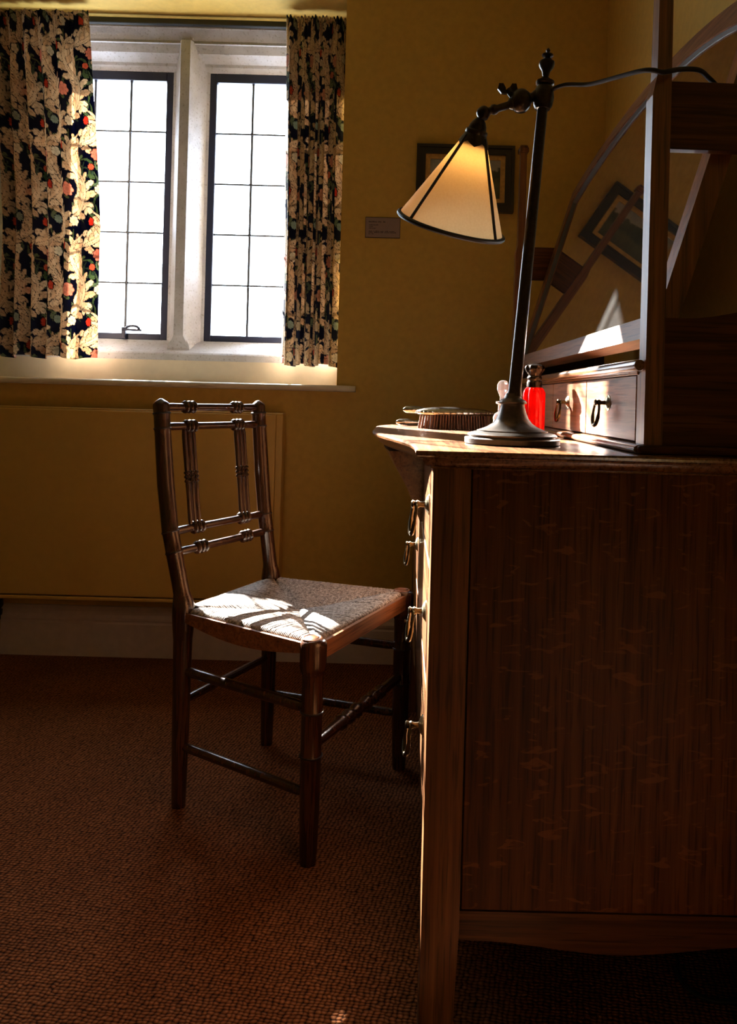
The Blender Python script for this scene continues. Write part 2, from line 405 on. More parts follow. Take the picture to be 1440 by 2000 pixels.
# stone sill: weathered slope with a worn front face
bm = B()
prism(bm, [(OX0 + 0.001, y, z) for y, z in [(2.737, 1.027), (2.737, 1.050), (2.742, 1.056), (GY - 0.012, CZ[0]), (GY + 0.06, CZ[0]), (GY + 0.06, 1.027)]], (OX1 - OX0 - 0.002, 0, 0)); wpart('stone_sill', bm, M['stone'])
def casement(x0, x1, latch):
    fr = 0.026
    bm = B()
    box(bm, (x0, GY - 0.012, CZ[0]), (x0 + fr, GY + 0.014, CZ[1]), 0.002); box(bm, (x1 - fr, GY - 0.012, CZ[0]), (x1, GY + 0.014, CZ[1]), 0.002)
    box(bm, (x0 + fr, GY - 0.012, CZ[0]), (x1 - fr, GY + 0.014, CZ[0] + fr * 0.9), 0.002); box(bm, (x0 + fr, GY - 0.012, CZ[1] - fr * 1.3), (x1 - fr, GY + 0.014, CZ[1]), 0.002)
    c = wpart('casement', bm, M['iron'])
    gx0, gx1, gz0, gz1 = x0 + fr, x1 - fr, CZ[0] + fr * 0.9, CZ[1] - fr * 1.3
    hz = (gz1 - gz0) / 5; cw = (gx1 - gx0) / 3
    def sub(name, bm, m):
        return obj(name, bm, m, c, mx=Matrix.Translation((0.8475, -2.86, -1.03)))
    for k in (1, 2):
        xm = gx0 + cw * k
        bm = B(); box(bm, (xm - 0.0042, GY - 0.004, gz0), (xm + 0.0042, GY + 0.004, gz1)); sub('lead_came', bm, M['lead'])
    for i in range(1, 5):
        z = gz0 + hz * i
        bm = B(); box(bm, (gx0, GY - 0.0045, z - 0.0030), (gx1, GY + 0.0045, z + 0.0030))
        for k in (1, 2):
            xm = gx0 + cw * k; turned(bm, (xm, GY - 0.008, z), (xm, GY + 0.006, z), [(0, 0.006), (0.4, 0.0075), (1, 0.006)], 10)
        sub('lead_came', bm, M['lead'])
    for i in range(5):
        for k in range(3):
            a, b = gx0 + cw * k, gx0 + cw * (k + 1)
            bm = B(); z0 = gz0 + hz * i
            t = random.uniform(-0.0012, 0.0012); q = random.uniform(-0.0012, 0.0012)
            v = [bm.verts.new(p) for p in ((a, GY + t, z0), (b, GY - t, z0), (b, GY - t + q, z0 + hz), (a, GY + t + q, z0 + hz))]
            bm.faces.new(v); sub('pane', bm, M['pane'])
    if latch:
        bm = B(); xl = x0 + 0.305
        box(bm, (xl - 0.008, GY - 0.03, CZ[0] + 0.0), (xl + 0.008, GY - 0.012, CZ[0] + 0.045), 0.002)
        tube(bm, arc((xl + 0.035, GY - 0.03, CZ[0] + 0.036), 0.026, 0, PI, 8, sy=0.55), 0.005, 8)
        tube(bm, [(xl - 0.005, GY - 0.03, CZ[0] + 0.036), (xl + 0.07, GY - 0.03, CZ[0] + 0.034)], 0.0045, 8)
        tube(bm, [(x0 + 0.165, GY - 0.025, CZ[0] + 0.052), (x0 + 0.195, GY - 0.03, CZ[0] + 0.03), (x0 + 0.200, GY - 0.03, CZ[0] + 0.012)], [0.007, 0.009, 0.005], 8)
        sub('latch', bm, M['iron'])
casement(*C1, True); casement(*C2, False)

# ------------------------------------------------------------ curtains: printed cotton, leaf-scroll pattern painted per vertex
TW, TH, RES = 0.30, 0.36, 0.0015
gx, gy = np.meshgrid(np.arange(0, TW, RES), np.arange(0, TH, RES))
tile = np.zeros(gx.shape + (3,)); tile[:] = (0.010, 0.014, 0.040)
def bez(p, n=26):
    p = np.array(p, float); t = np.linspace(0, 1, n)[:, None]
    return (1 - t) ** 3 * p[0] + 3 * (1 - t) ** 2 * t * p[1] + 3 * (1 - t) * t ** 2 * p[2] + t ** 3 * p[3]
def wraps():
    for dx in (-TW, 0, TW):
        for dy in (-TH, 0, TH): yield dx, dy
def leaf(p, wmax, col, vein, lobes=5, side=1.0, outline=0.0028):
    c = bez(p)
    for dx, dy in wraps():
        X = gx - dx; Y = gy - dy
        lo = c.min(0) - wmax * 1.5; hi = c.max(0) + wmax * 1.5
        mk = (X > lo[0]) & (X < hi[0]) & (Y > lo[1]) & (Y < hi[1])
        if not mk.any(): continue
        px, py = X[mk], Y[mk]
        d = np.full(px.shape, 9.0); tt = np.zeros(px.shape); sg = np.zeros(px.shape)
        for i in range(len(c) - 1):
            a, b = c[i], c[i + 1]; e = b - a; L = (e ** 2).sum()
            k = np.clip(((px - a[0]) * e[0] + (py - a[1]) * e[1]) / L, 0, 1)
            qx = px - a[0] - k * e[0]; qy = py - a[1] - k * e[1]; dd = np.hypot(qx, qy)
            u = dd < d
            d[u] = dd[u]; tt[u] = (i + k[u]) / (len(c) - 1); sg[u] = np.sign(e[0] * qy[u] - e[1] * qx[u])
        prof = np.sin(PI * np.clip(tt, 0, 1) ** 0.75) ** 0.6
        ph = tt * lobes
        lob = 0.62 + 0.38 * np.abs(np.sin(PI * (ph + 0.35 * d / wmax))) ** 0.7
        W = wmax * prof * lob * np.where(sg * side > 0, 1.0, 0.62) + 0.0008
        inside = d < W; edge = (d < W + outline) & ~inside
        sub = tile[mk]
        sub[edge] = (0.008, 0.010, 0.022)
        r = d / np.maximum(W, 1e-4)
        v = np.abs(np.sin(PI * (ph * 1.0 + 0.55 * r) + 0.0)) ; v2 = np.abs(np.sin(PI * (ph * 3 + 1.4 * r)))
        shade = np.clip(0.80 + 0.28 * v - 0.16 * (v2 < 0.22) - 0.15 * (d < 0.0018), 0.5, 1.1)
        cc = np.array(col)[None, :] * shade[:, None]
        cc = np.where((v2 < 0.13)[:, None], np.array(vein)[None, :], cc)
        sub[inside] = cc[inside]; tile[mk] = sub
def flower(cx, cy, R, col, heart, n=7, ser=0.22):
    for dx, dy in wraps():
        X = gx - dx - cx; Y = gy - dy - cy; r = np.hypot(X, Y); th = np.arctan2(Y, X)
        Rm = R * (1 - ser + ser * np.abs(np.cos(n * th / 2)))
        tile[r < Rm + 0.0025] = (0.008, 0.010, 0.022)
        m = r < Rm
        ring = 0.78 + 0.3 * np.abs(np.cos(n * th / 2)) * np.clip(r / R, 0, 1) - 0.22 * (np.abs((r / R * 2.6) % 1 - 0.5) < 0.1)
        tile[m] = (np.array(col)[None, None, :] * ring[..., None])[m]
        h = r < R * 0.28; tile[h] = heart
CR, VN = (0.68, 0.53, 0.37), (0.33, 0.21, 0.125)
CR2, OL, OV = (0.62, 0.45, 0.30), (0.155, 0.195, 0.105), (0.05, 0.075, 0.04)
for q in range(44):                                     # small background foliage
    x, y, a, l = random.uniform(0, TW), random.uniform(0, TH), random.uniform(0, 2 * PI), random.uniform(0.025, 0.055)
    b = a + random.choice((-1.2, 1.2))
    leaf([(x, y), (x + l * .4 * math.cos(a), y + l * .4 * math.sin(a)), (x + l * .8 * math.cos(a), y + l * .8 * math.sin(a)), (x + l * math.cos(b), y + l * math.sin(b))], random.uniform(0.006, 0.010), random.choice((OL, OL, (0.10, 0.14, 0.10))), OV, 1.0, random.choice((-1, 1)), 0.002)
def acanthus(p, length, s0, n=6):
    """a curling leaf: paired hooked leaflets along a spine, tip last"""
    c = bez(p, 2 * n + 3)
    for i in range(n):
        t = (i + 0.6) / n; q = c[2 * i + 1]; e = c[2 * i + 2] - c[2 * i]; e = e / np.hypot(*e)
        env = length * (0.55 + 0.75 * math.sin(PI * min(1, 0.15 + 0.8 * t))) * (1.0 - 0.45 * t)
        for sd in (-1, 1):
            nn = np.array([-e[1], e[0]]) * sd; k = env * (1.0 if sd == s0 else 0.68)
            tip = q + e * k * 0.75 + nn * k * 0.85
            leaf([tuple(q - e * k * 0.25), tuple(q + e * k * 0.35 + nn * k * 0.12), tuple(q + e * k * 0.55 + nn * k * 0.55), tuple(tip - e * k * 0.18)], k * 0.34, CR if (i + (sd > 0)) % 2 else CR2, VN, 1.6, sd, 0.0016)
    leaf(p, length * 0.14, CR, VN, 1.2, 1, 0.0012)
    tp = c[-1]; e = c[-1] - c[-3]; e = e / np.hypot(*e); nn = np.array([-e[1], e[0]]) * s0
    leaf([tuple(tp - e * .012), tuple(tp + e * .016), tuple(tp + e * .022 + nn * .014), tuple(tp + e * .004 + nn * .024)], length * 0.24, CR, VN, 1.5, s0, 0.0018)
BIG = [([(.05, -.02), (.15, .03), (.14, .13), (.05, .16)], .046, 1), ([(.10, .12), (.02, .17), (.03, .26), (.11, .28)], .046, -1),
       ([(.10, .23), (.20, .24), (.22, .32), (.14, .36)], .044, 1), ([(.20, .01), (.30, .05), (.30, .13), (.22, .17)], .046, 1),
       ([(.26, .13), (.18, .18), (.20, .26), (.28, .28)], .044, -1), ([(.26, .25), (.34, .29), (.33, .37), (.25, .39)], .040, 1)]
for q in range(9):
    x, y, a, l = random.uniform(0, TW), random.uniform(0, TH), random.uniform(0, 2 * PI), random.uniform(0.04, 0.065)
    b = a + random.choice((-1.3, 1.3))
    leaf([(x, y), (x + l * .5 * math.cos(a), y + l * .5 * math.sin(a)), (x + l * .9 * math.cos(a), y + l * .9 * math.sin(a)), (x + l * .8 * math.cos(b), y + l * .8 * math.sin(b))], 0.008, (0.20, 0.235, 0.15), OV, 1.0, 1, 0.0022)
for p, ln, s_ in BIG: acanthus(p, ln * 1.55, s_)
for x, y, R, c in ((.035, .075, .025, (.68, .33, .24)), (.175, .20, .024, (.62, .28, .20)), (.175, .075, .017, (.70, .58, .42)), (.255, .215, .018, (.72, .62, .46)), (.055, .325, .018, (.72, .60, .44)), (.255, .33, .016, (.35, .40, .32)), (.15, .155, .012, (.62, .20, .12))):
    flower(x, y, R, c, tuple(k * 0.7 for k in c), random.choice((5, 7, 9)))
for x, y in ((.01, .22), (.225, .075), (.14, .305)): leaf([(x, y), (x + .004, y + .01), (x + .004, y + .02), (x, y + .03)], 0.011, (0.55, 0.10, 0.06), (0.35, 0.05, 0.03), 2, 1)

def curtain(name, x0t, x1t, x0b, x1b, ztop, zbot, nfold, phase, uoff, label, yc=2.675, loose=0.0, omega=0.006, cloth='curtain'):
    NX, NZ = 330, 460
    s = np.linspace(0, 1, NX); k = np.linspace(0, 1, NZ)
    Sg, K = np.meshgrid(s, k)
    z = ztop + (zbot - ztop) * K
    xa = x0t + (x0b - x0t) * np.clip(K * 1.6, 0, 1) ** 0.8; xb = x1t + (x1b - x1t) * np.clip(K * 1.6, 0, 1) ** 0.8
    Sw = Sg + loose * (Sg - Sg ** 3) * 0.6          # folds crowd where the cloth is bunched
    ph = 2 * PI * nfold * (Sw + 0.03 * np.sin(2 * PI * (1.3 * Sg + 0.1 * K) + phase)) + phase
    amp = 0.006 + (0.030 - 0.016 * loose * Sg ** 2) * np.clip(K / 0.25, 0, 1) ** 0.7 * (0.75 + 0.25 * np.sin(5.1 * Sg + phase))
    y = yc + amp * np.sin(ph) + 0.003 * np.sin(11 * K + 9 * Sg)
    head = np.clip(1 - K / 0.11, 0, 1)
    y += 0.006 * head * np.sin(2 * PI * nfold * 3.3 * Sg + 1.3 * phase)
    x = xa + (xb - xa) * Sg + omega * (1 - loose * Sg) * np.sin(2 * ph) * np.clip(K * 4, 0, 1) * np.sin(PI * np.clip(Sg, 0, 1)) ** 0.3
    z = z + 0.006 * np.sin(ph * 0.5 + 1) * (K > 0.98) + 0.004 * np.sin(2 * PI * nfold * 3.3 * Sg) * (K < 0.012)
    verts = np.stack([x, y, z], -1).reshape(-1, 3)
    i = np.arange(NX * NZ).reshape(NZ, NX)
    f = np.stack([i[:-1, :-1], i[:-1, 1:], i[1:, 1:], i[1:, :-1]], -1).reshape(-1, 4)
    me = bpy.data.meshes.new(name); me.from_pydata(verts.tolist(), [], f.tolist())
    row = np.hypot(np.diff(x[NZ // 2]), np.diff(y[NZ // 2])); U = np.concatenate([[0], np.cumsum(row)])
    U = np.broadcast_to(U, (NZ, NX)) + uoff; Vv = ztop - z
    ti = ((TH - (Vv % TH)) / RES).astype(int) % tile.shape[0]; tj = ((U % TW) / RES).astype(int) % tile.shape[1]
    colr = tile[ti, tj].reshape(-1, 3)
    ca = me.color_attributes.new('print', 'FLOAT_COLOR', 'POINT')
    ca.data.foreach_set('color', np.concatenate([colr, np.ones((len(colr), 1))], 1).astype(np.float32).ravel())
    me.polygons.foreach_set('use_smooth', [True] * len(me.polygons))
    me.materials.append(M[cloth])
    o = bpy.data.objects.new(name, me); COL.objects.link(o)
    md = o.modifiers.new('thickness', 'SOLIDIFY'); md.thickness = 0.0012
    o['label'] = label; o['category'] = 'curtain'; o['group'] = 'floral curtains at the stone window'
    return o
curtain('curtain', -1.522, -1.174, -1.468, -1.104, 2.272, 1.024, 5.6, 0.6, 0.02, 'wide floral print curtain left of the window, over the radiator valve end', loose=0.75)
curtain('curtain', -0.462, -0.240, -0.447, -0.242, 2.272, 1.020, 5.2, 2.2, 0.16, 'narrow floral print curtain right of the window, beside the wall with the picture', omega=0.013, cloth='curtain_thick')
tr = thing('curtain_track', 'black curtain track under the yellow window soffit', 'curtain rail', (-0.880, 2.726, 2.258))
bm = B(); box(bm, (-0.640, -0.009, -0.002), (0.638, 0.009, 0.019), 0.002); obj('rail', bm, M['track'], tr)
for x in (-0.5, 0.5):
    bm = B(); box(bm, (x - 0.012, -0.008, 0.019), (x + 0.012, 0.008, 0.034)); obj('bracket', bm, M['track'], tr)

# ------------------------------------------------------------ radiator
rad = thing('radiator', 'flat yellow panel radiator under the window sill', 'radiator', (-0.93, 2.50, 0))
R = lambda x: x + 0.93
bm = B(); box(bm, (R(-1.47), -0.035, 0.224), (R(-0.425), -0.018, 0.842), 0.004, 2); obj('front_panel', bm, M['radiator'], rad)
bm = B(); box(bm, (R(-1.475), -0.030, 0.842), (R(-0.402), 0.025, 0.848), 0.002); obj('top_grille', bm, M['radiator'], rad)
for x0, x1 in ((-1.475, -1.470), (-0.425, -0.402)):
    bm = B(); box(bm, (R(x0), -0.032, 0.210), (R(x1), 0.026, 0.842), 0.003, 2); obj('side_panel', bm, M['radiator'], rad)
bm = B(); box(bm, (R(-1.47), -0.036, 0.208), (R(-0.425), 0.020, 0.220), 0.003); obj('bottom_edge', bm, M['radiator'], rad)
bm = B(); box(bm, (R(-1.46), -0.016, 0.23), (R(-0.44), 0.022, 0.83)); obj('back_panel', bm, M['radiator'], rad)
for x in (-1.2, -0.62):
    bm = B(); box(bm, (R(x), 0.020, 0.3), (R(x + 0.03), 0.049, 0.76)); obj('wall_bracket', bm, M['radiator'], rad)
vx = R(-1.346)
bm = B(); turned(bm, (vx, -0.008, 0.125), (vx, -0.008, 0.222), [(0, .010), (.2, .010), (.22, .014), (.4, .015), (.42, .010), (.55, .017), (.8, .016), (1, .011)]); obj('valve', bm, M['valve'], rad, 40)
bm = B(); turned(bm, (vx, -0.008, 0.0), (vx, -0.008, 0.13), [(0, .0105), (1, .0105)]); obj('pipe', bm, M['pipe'], rad, 40)

# ------------------------------------------------------------ picture and label on the back wall
pic = thing('framed_painting', 'small landscape painting in a black and gilt frame on the back wall', 'picture', (0.187, WY, 1.664))
hw, hh = 0.167, 0.113
def ring_frame(bm, hw, hh, wd, y0, y1, bev=0.003):
    for s in (-1, 1):
        prism(bm, [(s * hw, y0, -hh), (s * hw, y0, hh), (s * (hw - wd), y0, hh - wd), (s * (hw - wd), y0, -hh + wd)], (0, y1 - y0, 0))
        prism(bm, [(-hw, y0, s * hh), (hw, y0, s * hh), (hw - wd, y0, s * (hh - wd)), (-hw + wd, y0, s * (hh - wd))], (0, y1 - y0, 0))
bm = B(); ring_frame(bm, hw, hh, 0.031, -0.022, 0.0); ring_frame(bm, hw, hh, 0.010, -0.027, -0.022); ring_frame(bm, hw - 0.024, hh - 0.024, 0.007, -0.025, -0.022)
obj('frame', bm, M['frameblack'], pic)
bm = B(); ring_frame(bm, hw - 0.031, hh - 0.031, 0.016, -0.016, -0.004); obj('gilt_slip', bm, M['gilt'], pic, label='gilt inner slip')
bm = B(); box(bm, (-hw + 0.045, -0.010, -hh + 0.045), (hw - 0.045, -0.004, hh - 0.045)); obj('canvas', bm, M['painting'], pic)
lb = thing('wall_label', 'small printed caption card on the wall left of the lamp shade', 'label', (-0.090, WY, 1.492))
bm = B(); box(bm, (-0.059, -0.004, -0.034), (0.059, 0.0, 0.034)); obj('card', bm, M['card'], lb)
bm = B(); ring_frame(bm, 0.060, 0.035, 0.0014, -0.005, 0.0); obj('border', bm, M['ink'], lb)
bm = B()
def words(z, xs, h):
    for a, b in xs:
        x = a
        while x < b - 0.0008:
            wd = random.uniform(0.0010, 0.0019); hz = h * random.choice((0.65, 0.65, 0.8, 1.0))
            box(bm, (x, -0.0044, z), (min(x + wd, b), -0.0040, z + hz)); x += wd + 0.0007
words(0.0175, ((-.049, -.019), (-.016, -.005), (.001, .010)), 0.0046)
words(0.0070, ((-.048, -.034), (-.032, -.016)), 0.0034); words(0.0018, ((-.048, -.033),), 0.0030); words(-.0040, ((-.048, -.038), (-.036, -.024)), 0.0032)
words(-.0145, ((-.048, -.036), (-.032, -.029), (-.025, -.012), (-.009, .004), (.007, .020), (.022, .040)), 0.0034)
words(-.0185, ((-.048, -.034), (-.029, -.012), (-.010, .003), (.006, .022), (.024, .047)), 0.0034); words(-.0235, ((-.048, -.042), (-.038, -.031)), 0.0034)
o = obj('print', bm, M['ink'], lb, label='lines of small dark print'); o['kind'] = 'stuff'

# ------------------------------------------------------------ dressing table
DA = 0.005
dt = thing('dressing_table', 'oak dressing table with bowed top, drawers and tilting mirror against right wall', 'dressing table', (0.043, 1.03, 0), DA)
LEN, DEP, ZT = 1.17, 0.575, 0.8346
def bmp(v): return ss(0.05, 0.60, v) * (1 - ss(0.85, 1.20, v))
front = [(-0.026 - 0.082 * bmp(v), v) for v in np.linspace(-0.028, LEN + 0.028, 61)]
outline = front + [(DEP, LEN + 0.028), (DEP, -0.028)]
def inset(pl, d):
    n = len(pl); out = []
    for i in range(n):
        a, b, c = Vector(pl[i - 1]), Vector(pl[i]), Vector(pl[(i + 1) % n])
        e1 = (b - a).normalized(); e2 = (c - b).normalized()
        n1 = Vector((e1.y, -e1.x)); n2 = Vector((e2.y, -e2.x)); m = (n1 + n2); k = max(0.35, 1 + n1.dot(n2))
        out.append(b + m * (d / k))
    return out
bm = B(); rings = []
for d, z in ((0.0045, 0.0), (0.001, 0.0012), (0.0, 0.004), (0.001, 0.0078), (0.004, 0.0095), (0.005, 0.0115), (0.010, 0.0125), (0.011, 0.016), (0.0135, 0.020), (0.018, 0.0235), (0.022, 0.0250), (0.022, 0.0266)):
    rings.append([bm.verts.new((p.x, p.y, ZT - z)) for p in inset(outline, d)])
bm.faces.new(rings[0])
for a, b in zip(rings, rings[1:]):
    n = len(a)
    for k in range(n): bm.faces.new((a[k], b[k], b[(k + 1) % n], a[(k + 1) % n]))
bm.faces.new(rings[-1][::-1])
# orientation of the outline decides the sign of inset; checked once here
obj('tabletop', bm, M['oak_h'], dt, 30)
PW, ZP = 0.053, 0.808
for u0 in (0.0, DEP - 0.02 - PW):
    for v0 in (0.0, LEN - PW):
        bm = B(); r = []
        for z, k in ((0, 0.007), (0.15, 0.001), (0.165, 0), (ZP, 0)):
            r.append([bm.verts.new(p) for p in ((u0, v0, z), (u0 + PW - k, v0, z), (u0 + PW - k, v0 + PW, z), (u0, v0 + PW, z))])
        for a, b in zip(r, r[1:]):
            for k in range(4): bm.faces.new((a[k], a[(k + 1) % 4], b[(k + 1) % 4], b[k]))
        bm.faces.new(r[0][::-1]); bm.faces.new(r[-1])
        bmesh.ops.bevel(bm, geom=[e for e in bm.edges if abs(e.verts[0].co.z - e.verts[1].co.z) > 0.01], offset=0.0018, segments=2, affect='EDGES')
        obj('corner_post', bm, M['oak_v'], dt)
UR = DEP - 0.02 - PW
for v0, v1, vr in ((0.004, 0.020, 0), (LEN - 0.020, LEN - 0.004, 1)):
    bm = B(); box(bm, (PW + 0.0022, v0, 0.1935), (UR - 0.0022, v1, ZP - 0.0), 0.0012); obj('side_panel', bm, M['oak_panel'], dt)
    bm = B(); box(bm, (PW - 0.001, v0 + 0.009 if vr == 0 else v0, 0.19), (UR + 0.001, v1 if vr == 0 else v1 - 0.009, 0.80)); obj('panel_backing', bm, M['ebony'], dt)
    low = [(PW - 0.0005, 0.152)] + [(PW + (UR - PW) * t, 0.151 - 0.016 * ss(0.05, 0.5, t) * (1 - ss(0.5, 0.95, t))) for t in np.linspace(0.03, 0.97, 22)] + [(UR + 0.0005, 0.152)]
    bm = B(); prism(bm, [(u, v0, z) for u, z in low] + [(UR + 0.0005, v0, 0.1915), (PW - 0.0005, v0, 0.1915)], (0, v1 - v0, 0)); obj('bottom_rail', bm, M['oak_x'], dt)
bm = B(); box(bm, (DEP - 0.03, PW, 0.19), (DEP - 0.022, LEN - PW, ZP)); obj('back_board', bm, M['back'], dt)
bm = B(); box(bm, (0.030, PW + 0.0, 0.195), (UR, LEN - PW, 0.205)); obj('bottom_board', bm, M['back'], dt)
zrows = ((0.662, 0.800), (0.482, 0.652), (0.302, 0.472))
for z in (0.657, 0.477, 0.297):
    bm = B(); box(bm, (0.003, PW - 0.001, z - 0.006), (0.030, LEN - PW + 0.001, z + 0.006)); obj('drawer_rail', bm, M['oak_h'], dt)
bm = B(); prism(bm, [(0.004, v, z) for v, z in [(PW - 0.001, 0.29), (PW - 0.001, 0.20)] + [(PW + (LEN - 2 * PW) * t, 0.200 + 0.035 * math.sin(PI * t)) for t in np.linspace(0.05, 0.95, 18)] + [(LEN - PW + 0.001, 0.20), (LEN - PW + 0.001, 0.29)]], (0.022, 0, 0)); obj('apron', bm, M['oak_h'], dt)
bm = B(); box(bm, (0.004, LEN / 2 - 0.012, 0.30), (0.028, LEN / 2 + 0.012, 0.652)); obj('drawer_divider', bm, M['oak_v'], dt)
def ring_handle(parent, p, size=1.0, turn=0.12, mx=None):
    """rosette, stem and hanging oval ring on a face that looks towards -x"""
    p = Vector(p); n = Vector((-1, 0, 0)); s = size; side = Vector((0, 1, 0))
    bm = B(); turned(bm, p - n * 0.001, p + n * 0.006 * s, [(0, .0140 * s), (.3, .0140 * s), (.42, .0120 * s), (.55, .0112 * s), (.8, .0085 * s), (1, .0050 * s)], 20)
    obj('rosette', bm, M['palebrass'], parent, 40, mx=mx)
    bm = B(); turned(bm, p + n * 0.004 * s, p + n * 0.0245 * s, [(0, .0045 * s), (.4, .0036 * s), (.6, .0058 * s), (.75, .0042 * s), (.9, .0062 * s), (1, .004 * s)], 12)
    c = p + n * 0.0215 * s + Vector((0, 0, -0.0190 * s)); d = (side * math.cos(turn) + n * math.sin(turn)).normalized()
    pts = [c + d * (0.0115 * s * math.cos(a)) + Vector((0, 0, 0.0215 * s * math.sin(a))) + n * (0.0025 * s * -math.sin(a)) for a in [2 * PI * k / 20 for k in range(20)]]
    tube(bm, pts, [(.0023 + .0010 * (math.sin(2 * PI * k / 20) < -0.3)) * s for k in range(20)], 8, closed=True)
    obj('ring_handle', bm, M['brass'], parent, 40, mx=mx)
BD = lambda v: -0.070 - 0.016 * math.sin(PI * min(1, max(0, (v - 0.44) / 0.49)))
G = lambda z: float(np.interp(z, (0.655, 0.664, 0.691, 0.727, 0.77, 0.80), (0.05, 0.09, 0.24, 0.46, 0.80, 1.0)))
def bow_drawer(v0, v1, z0, z1):
    nv, nz = 26, 12; bm = B(); f = [];
    for j in range(nz + 1):
        z = z0 + (z1 - z0) * j / nz
        f.append([bm.verts.new((0.002 + BD(v0 + (v1 - v0) * i / nv) * G(z), v0 + (v1 - v0) * i / nv, z)) for i in range(nv + 1)])
    bk = [[bm.verts.new((0.028, v0 + (v1 - v0) * i / nv, z0 + (z1 - z0) * j / nz)) for i in range(nv + 1)] for j in range(nz + 1)]
    for g in (f, bk):
        for j in range(nz):
            for i in range(nv): bm.faces.new((g[j][i], g[j][i + 1], g[j + 1][i + 1], g[j + 1][i]))
    for i in range(nv):
        bm.faces.new((f[0][i], f[0][i + 1], bk[0][i + 1], bk[0][i])); bm.faces.new((f[nz][i], f[nz][i + 1], bk[nz][i + 1], bk[nz][i]))
    for j in range(nz):
        bm.faces.new((f[j][0], f[j + 1][0], bk[j + 1][0], bk[j][0])); bm.faces.new((f[j][nv], f[j + 1][nv], bk[j + 1][nv], bk[j][nv]))
    return obj('drawer', bm, M['oak_h'], dt, 40)
d = bow_drawer(0.440, 0.930, *zrows[0])
d['label'] = 'bowed centre drawer front'
for v0, v1, vh in ((PW + 0.002, 0.437, 0.125), (0.933, LEN - PW - 0.002, LEN - 0.125)):
    bm = B(); box(bm, (0.001, v0, zrows[0][0]), (0.40, v1, zrows[0][1]), 0.0015); d = obj('drawer', bm, M['oak_h'], dt)
    ring_handle(d, (0.001, vh, 0.740), 1.15, 0.2)
for zz in zrows[1:]:
    for v0, v1 in ((PW + 0.002, LEN / 2 - 0.0135), (LEN / 2 + 0.0135, LEN - PW - 0.002)):
        bm = B(); box(bm, (0.001, v0, zz[0] + 0.001), (0.40, v1, zz[1] - 0.001), 0.0015); d = obj('drawer', bm, M['oak_h'], dt)
        for vh in (v0 + 0.085,):
            ring_handle(d, (0.001, vh, (zz[0] + zz[1]) / 2 + 0.003), 1.15, 0.2)

# upper stage: little drawers, four tall posts and the tilting mirror
SM = Matrix.Translation((0.291, 0, 0)) @ Matrix.Rotation(0.015, 4, 'Z')
def sobj(name, bm, m, parent=dt, smooth=False, label=None): return obj(name, bm, m, parent, smooth, label, mx=SM)
SL, SD, ZB = 1.147, 0.266, 0.960
for u0 in (0.0, SD - 0.026):
    for v0, inn in ((0.0, 1), (SL - 0.027, -1)):
        bm = B(); r = []
        for z, k, q in ((ZT, 0, 0), (1.335, 0, 0), (1.362, 0.0055, 0.0), (1.63, 0.0075, 0.004)):
            kl = k if u0 == 0 else 0; kr = 0 if u0 == 0 else k
            r.append([bm.verts.new(p) for p in ((u0 + kl, v0 + q, z), (u0 + 0.026 - kr, v0 + q, z), (u0 + 0.026 - kr, v0 + 0.027 - q, z), (u0 + kl, v0 + 0.027 - q, z))])
        for a, b in zip(r, r[1:]):
            for k in range(4): bm.faces.new((a[k], a[(k + 1) % 4], b[(k + 1) % 4], b[k]))
        bm.faces.new(r[0][::-1]); bm.faces.new(r[-1])
        po = sobj('mirror_post', bm, M['oak_v'])
        cu = u0 + 0.013 + (0.0037 if u0 == 0 else -0.0037); cv = v0 + 0.0135
        bm = B(); box(bm, (cu - 0.0145, cv - 0.0145, 1.630), (cu + 0.0145, cv + 0.0145, 1.646), 0.004, 2); box(bm, (cu - 0.011, cv - 0.011, 1.645), (cu + 0.011, cv + 0.011, 1.652), 0.002); sobj('post_cap', bm, M['oak_v'], po)
for v0 in (0.005, SL - 0.021):
    bm = B(); box(bm, (0.0255, v0, 1.262), (SD - 0.0255, v0 + 0.016, 1.357), 0.001); sobj('cross_rail', bm, M['oak_x'])
    top = [(0.0255 + (SD - 0.051) * t, 1.026 + 0.018 * ss(0.15, 0.75, t)) for t in np.linspace(0, 1, 18)]
    bm = B(); prism(bm, [(u, v0, z) for u, z in top] + [(SD - 0.0255, v0, ZT), (0.0255, v0, ZT)], (0, 0.016, 0)); sobj('stage_side', bm, M['oak_x'])
    va, vb = (v0 - 0.015, v0) if v0 < 0.1 else (v0 + 0.016, v0 + 0.031)
    bm = B(); box(bm, (-0.010, va + 0.002, ZT), (SD, vb, ZT + 0.013), 0.005, 3); sobj('side_moulding', bm, M['oak_x'])
bm = B()
prism(bm, [(u, 0.0, z) for u, z in [(0.004, ZT)] + [(-0.004 - 0.010 * math.sin(PI * i / 8) ** 1.0, ZT + 0.0005 + 0.0065 * (1 - math.cos(PI * i / 8))) for i in range(9)] + [(0.004, ZT + 0.015)]], (0, SL, 0)); sobj('base_moulding', bm, M['oak_h'], smooth=35)
bm = B(); box(bm, (-0.0025, 0.027, 0.9465), (SD - 0.03, SL - 0.027, 0.9585), 0.001); sobj('stage_top', bm, M['oak_h'])
bm = B(); tube(bm, [(-0.006, 0.006, 0.959), (-0.006, 0.010, 0.959), (-0.006, SL - 0.010, 0.959), (-0.006, SL - 0.006, 0.959)], [0.0075, 0.0085, 0.0085, 0.0075], 14); sobj('top_nosing', bm, M['oak_h'], smooth=40)
bm = B(); box(bm, (0.003, 0.026, ZT + 0.001), (SD - 0.03, SL - 0.026, ZT + 0.014)); box(bm, (SD - 0.04, 0.026, ZT), (SD - 0.03, SL - 0.026, 0.946)); sobj('stage_carcass', bm, M['back'])
nd = 4; dv = (SL - 0.054 - 0.012) / nd
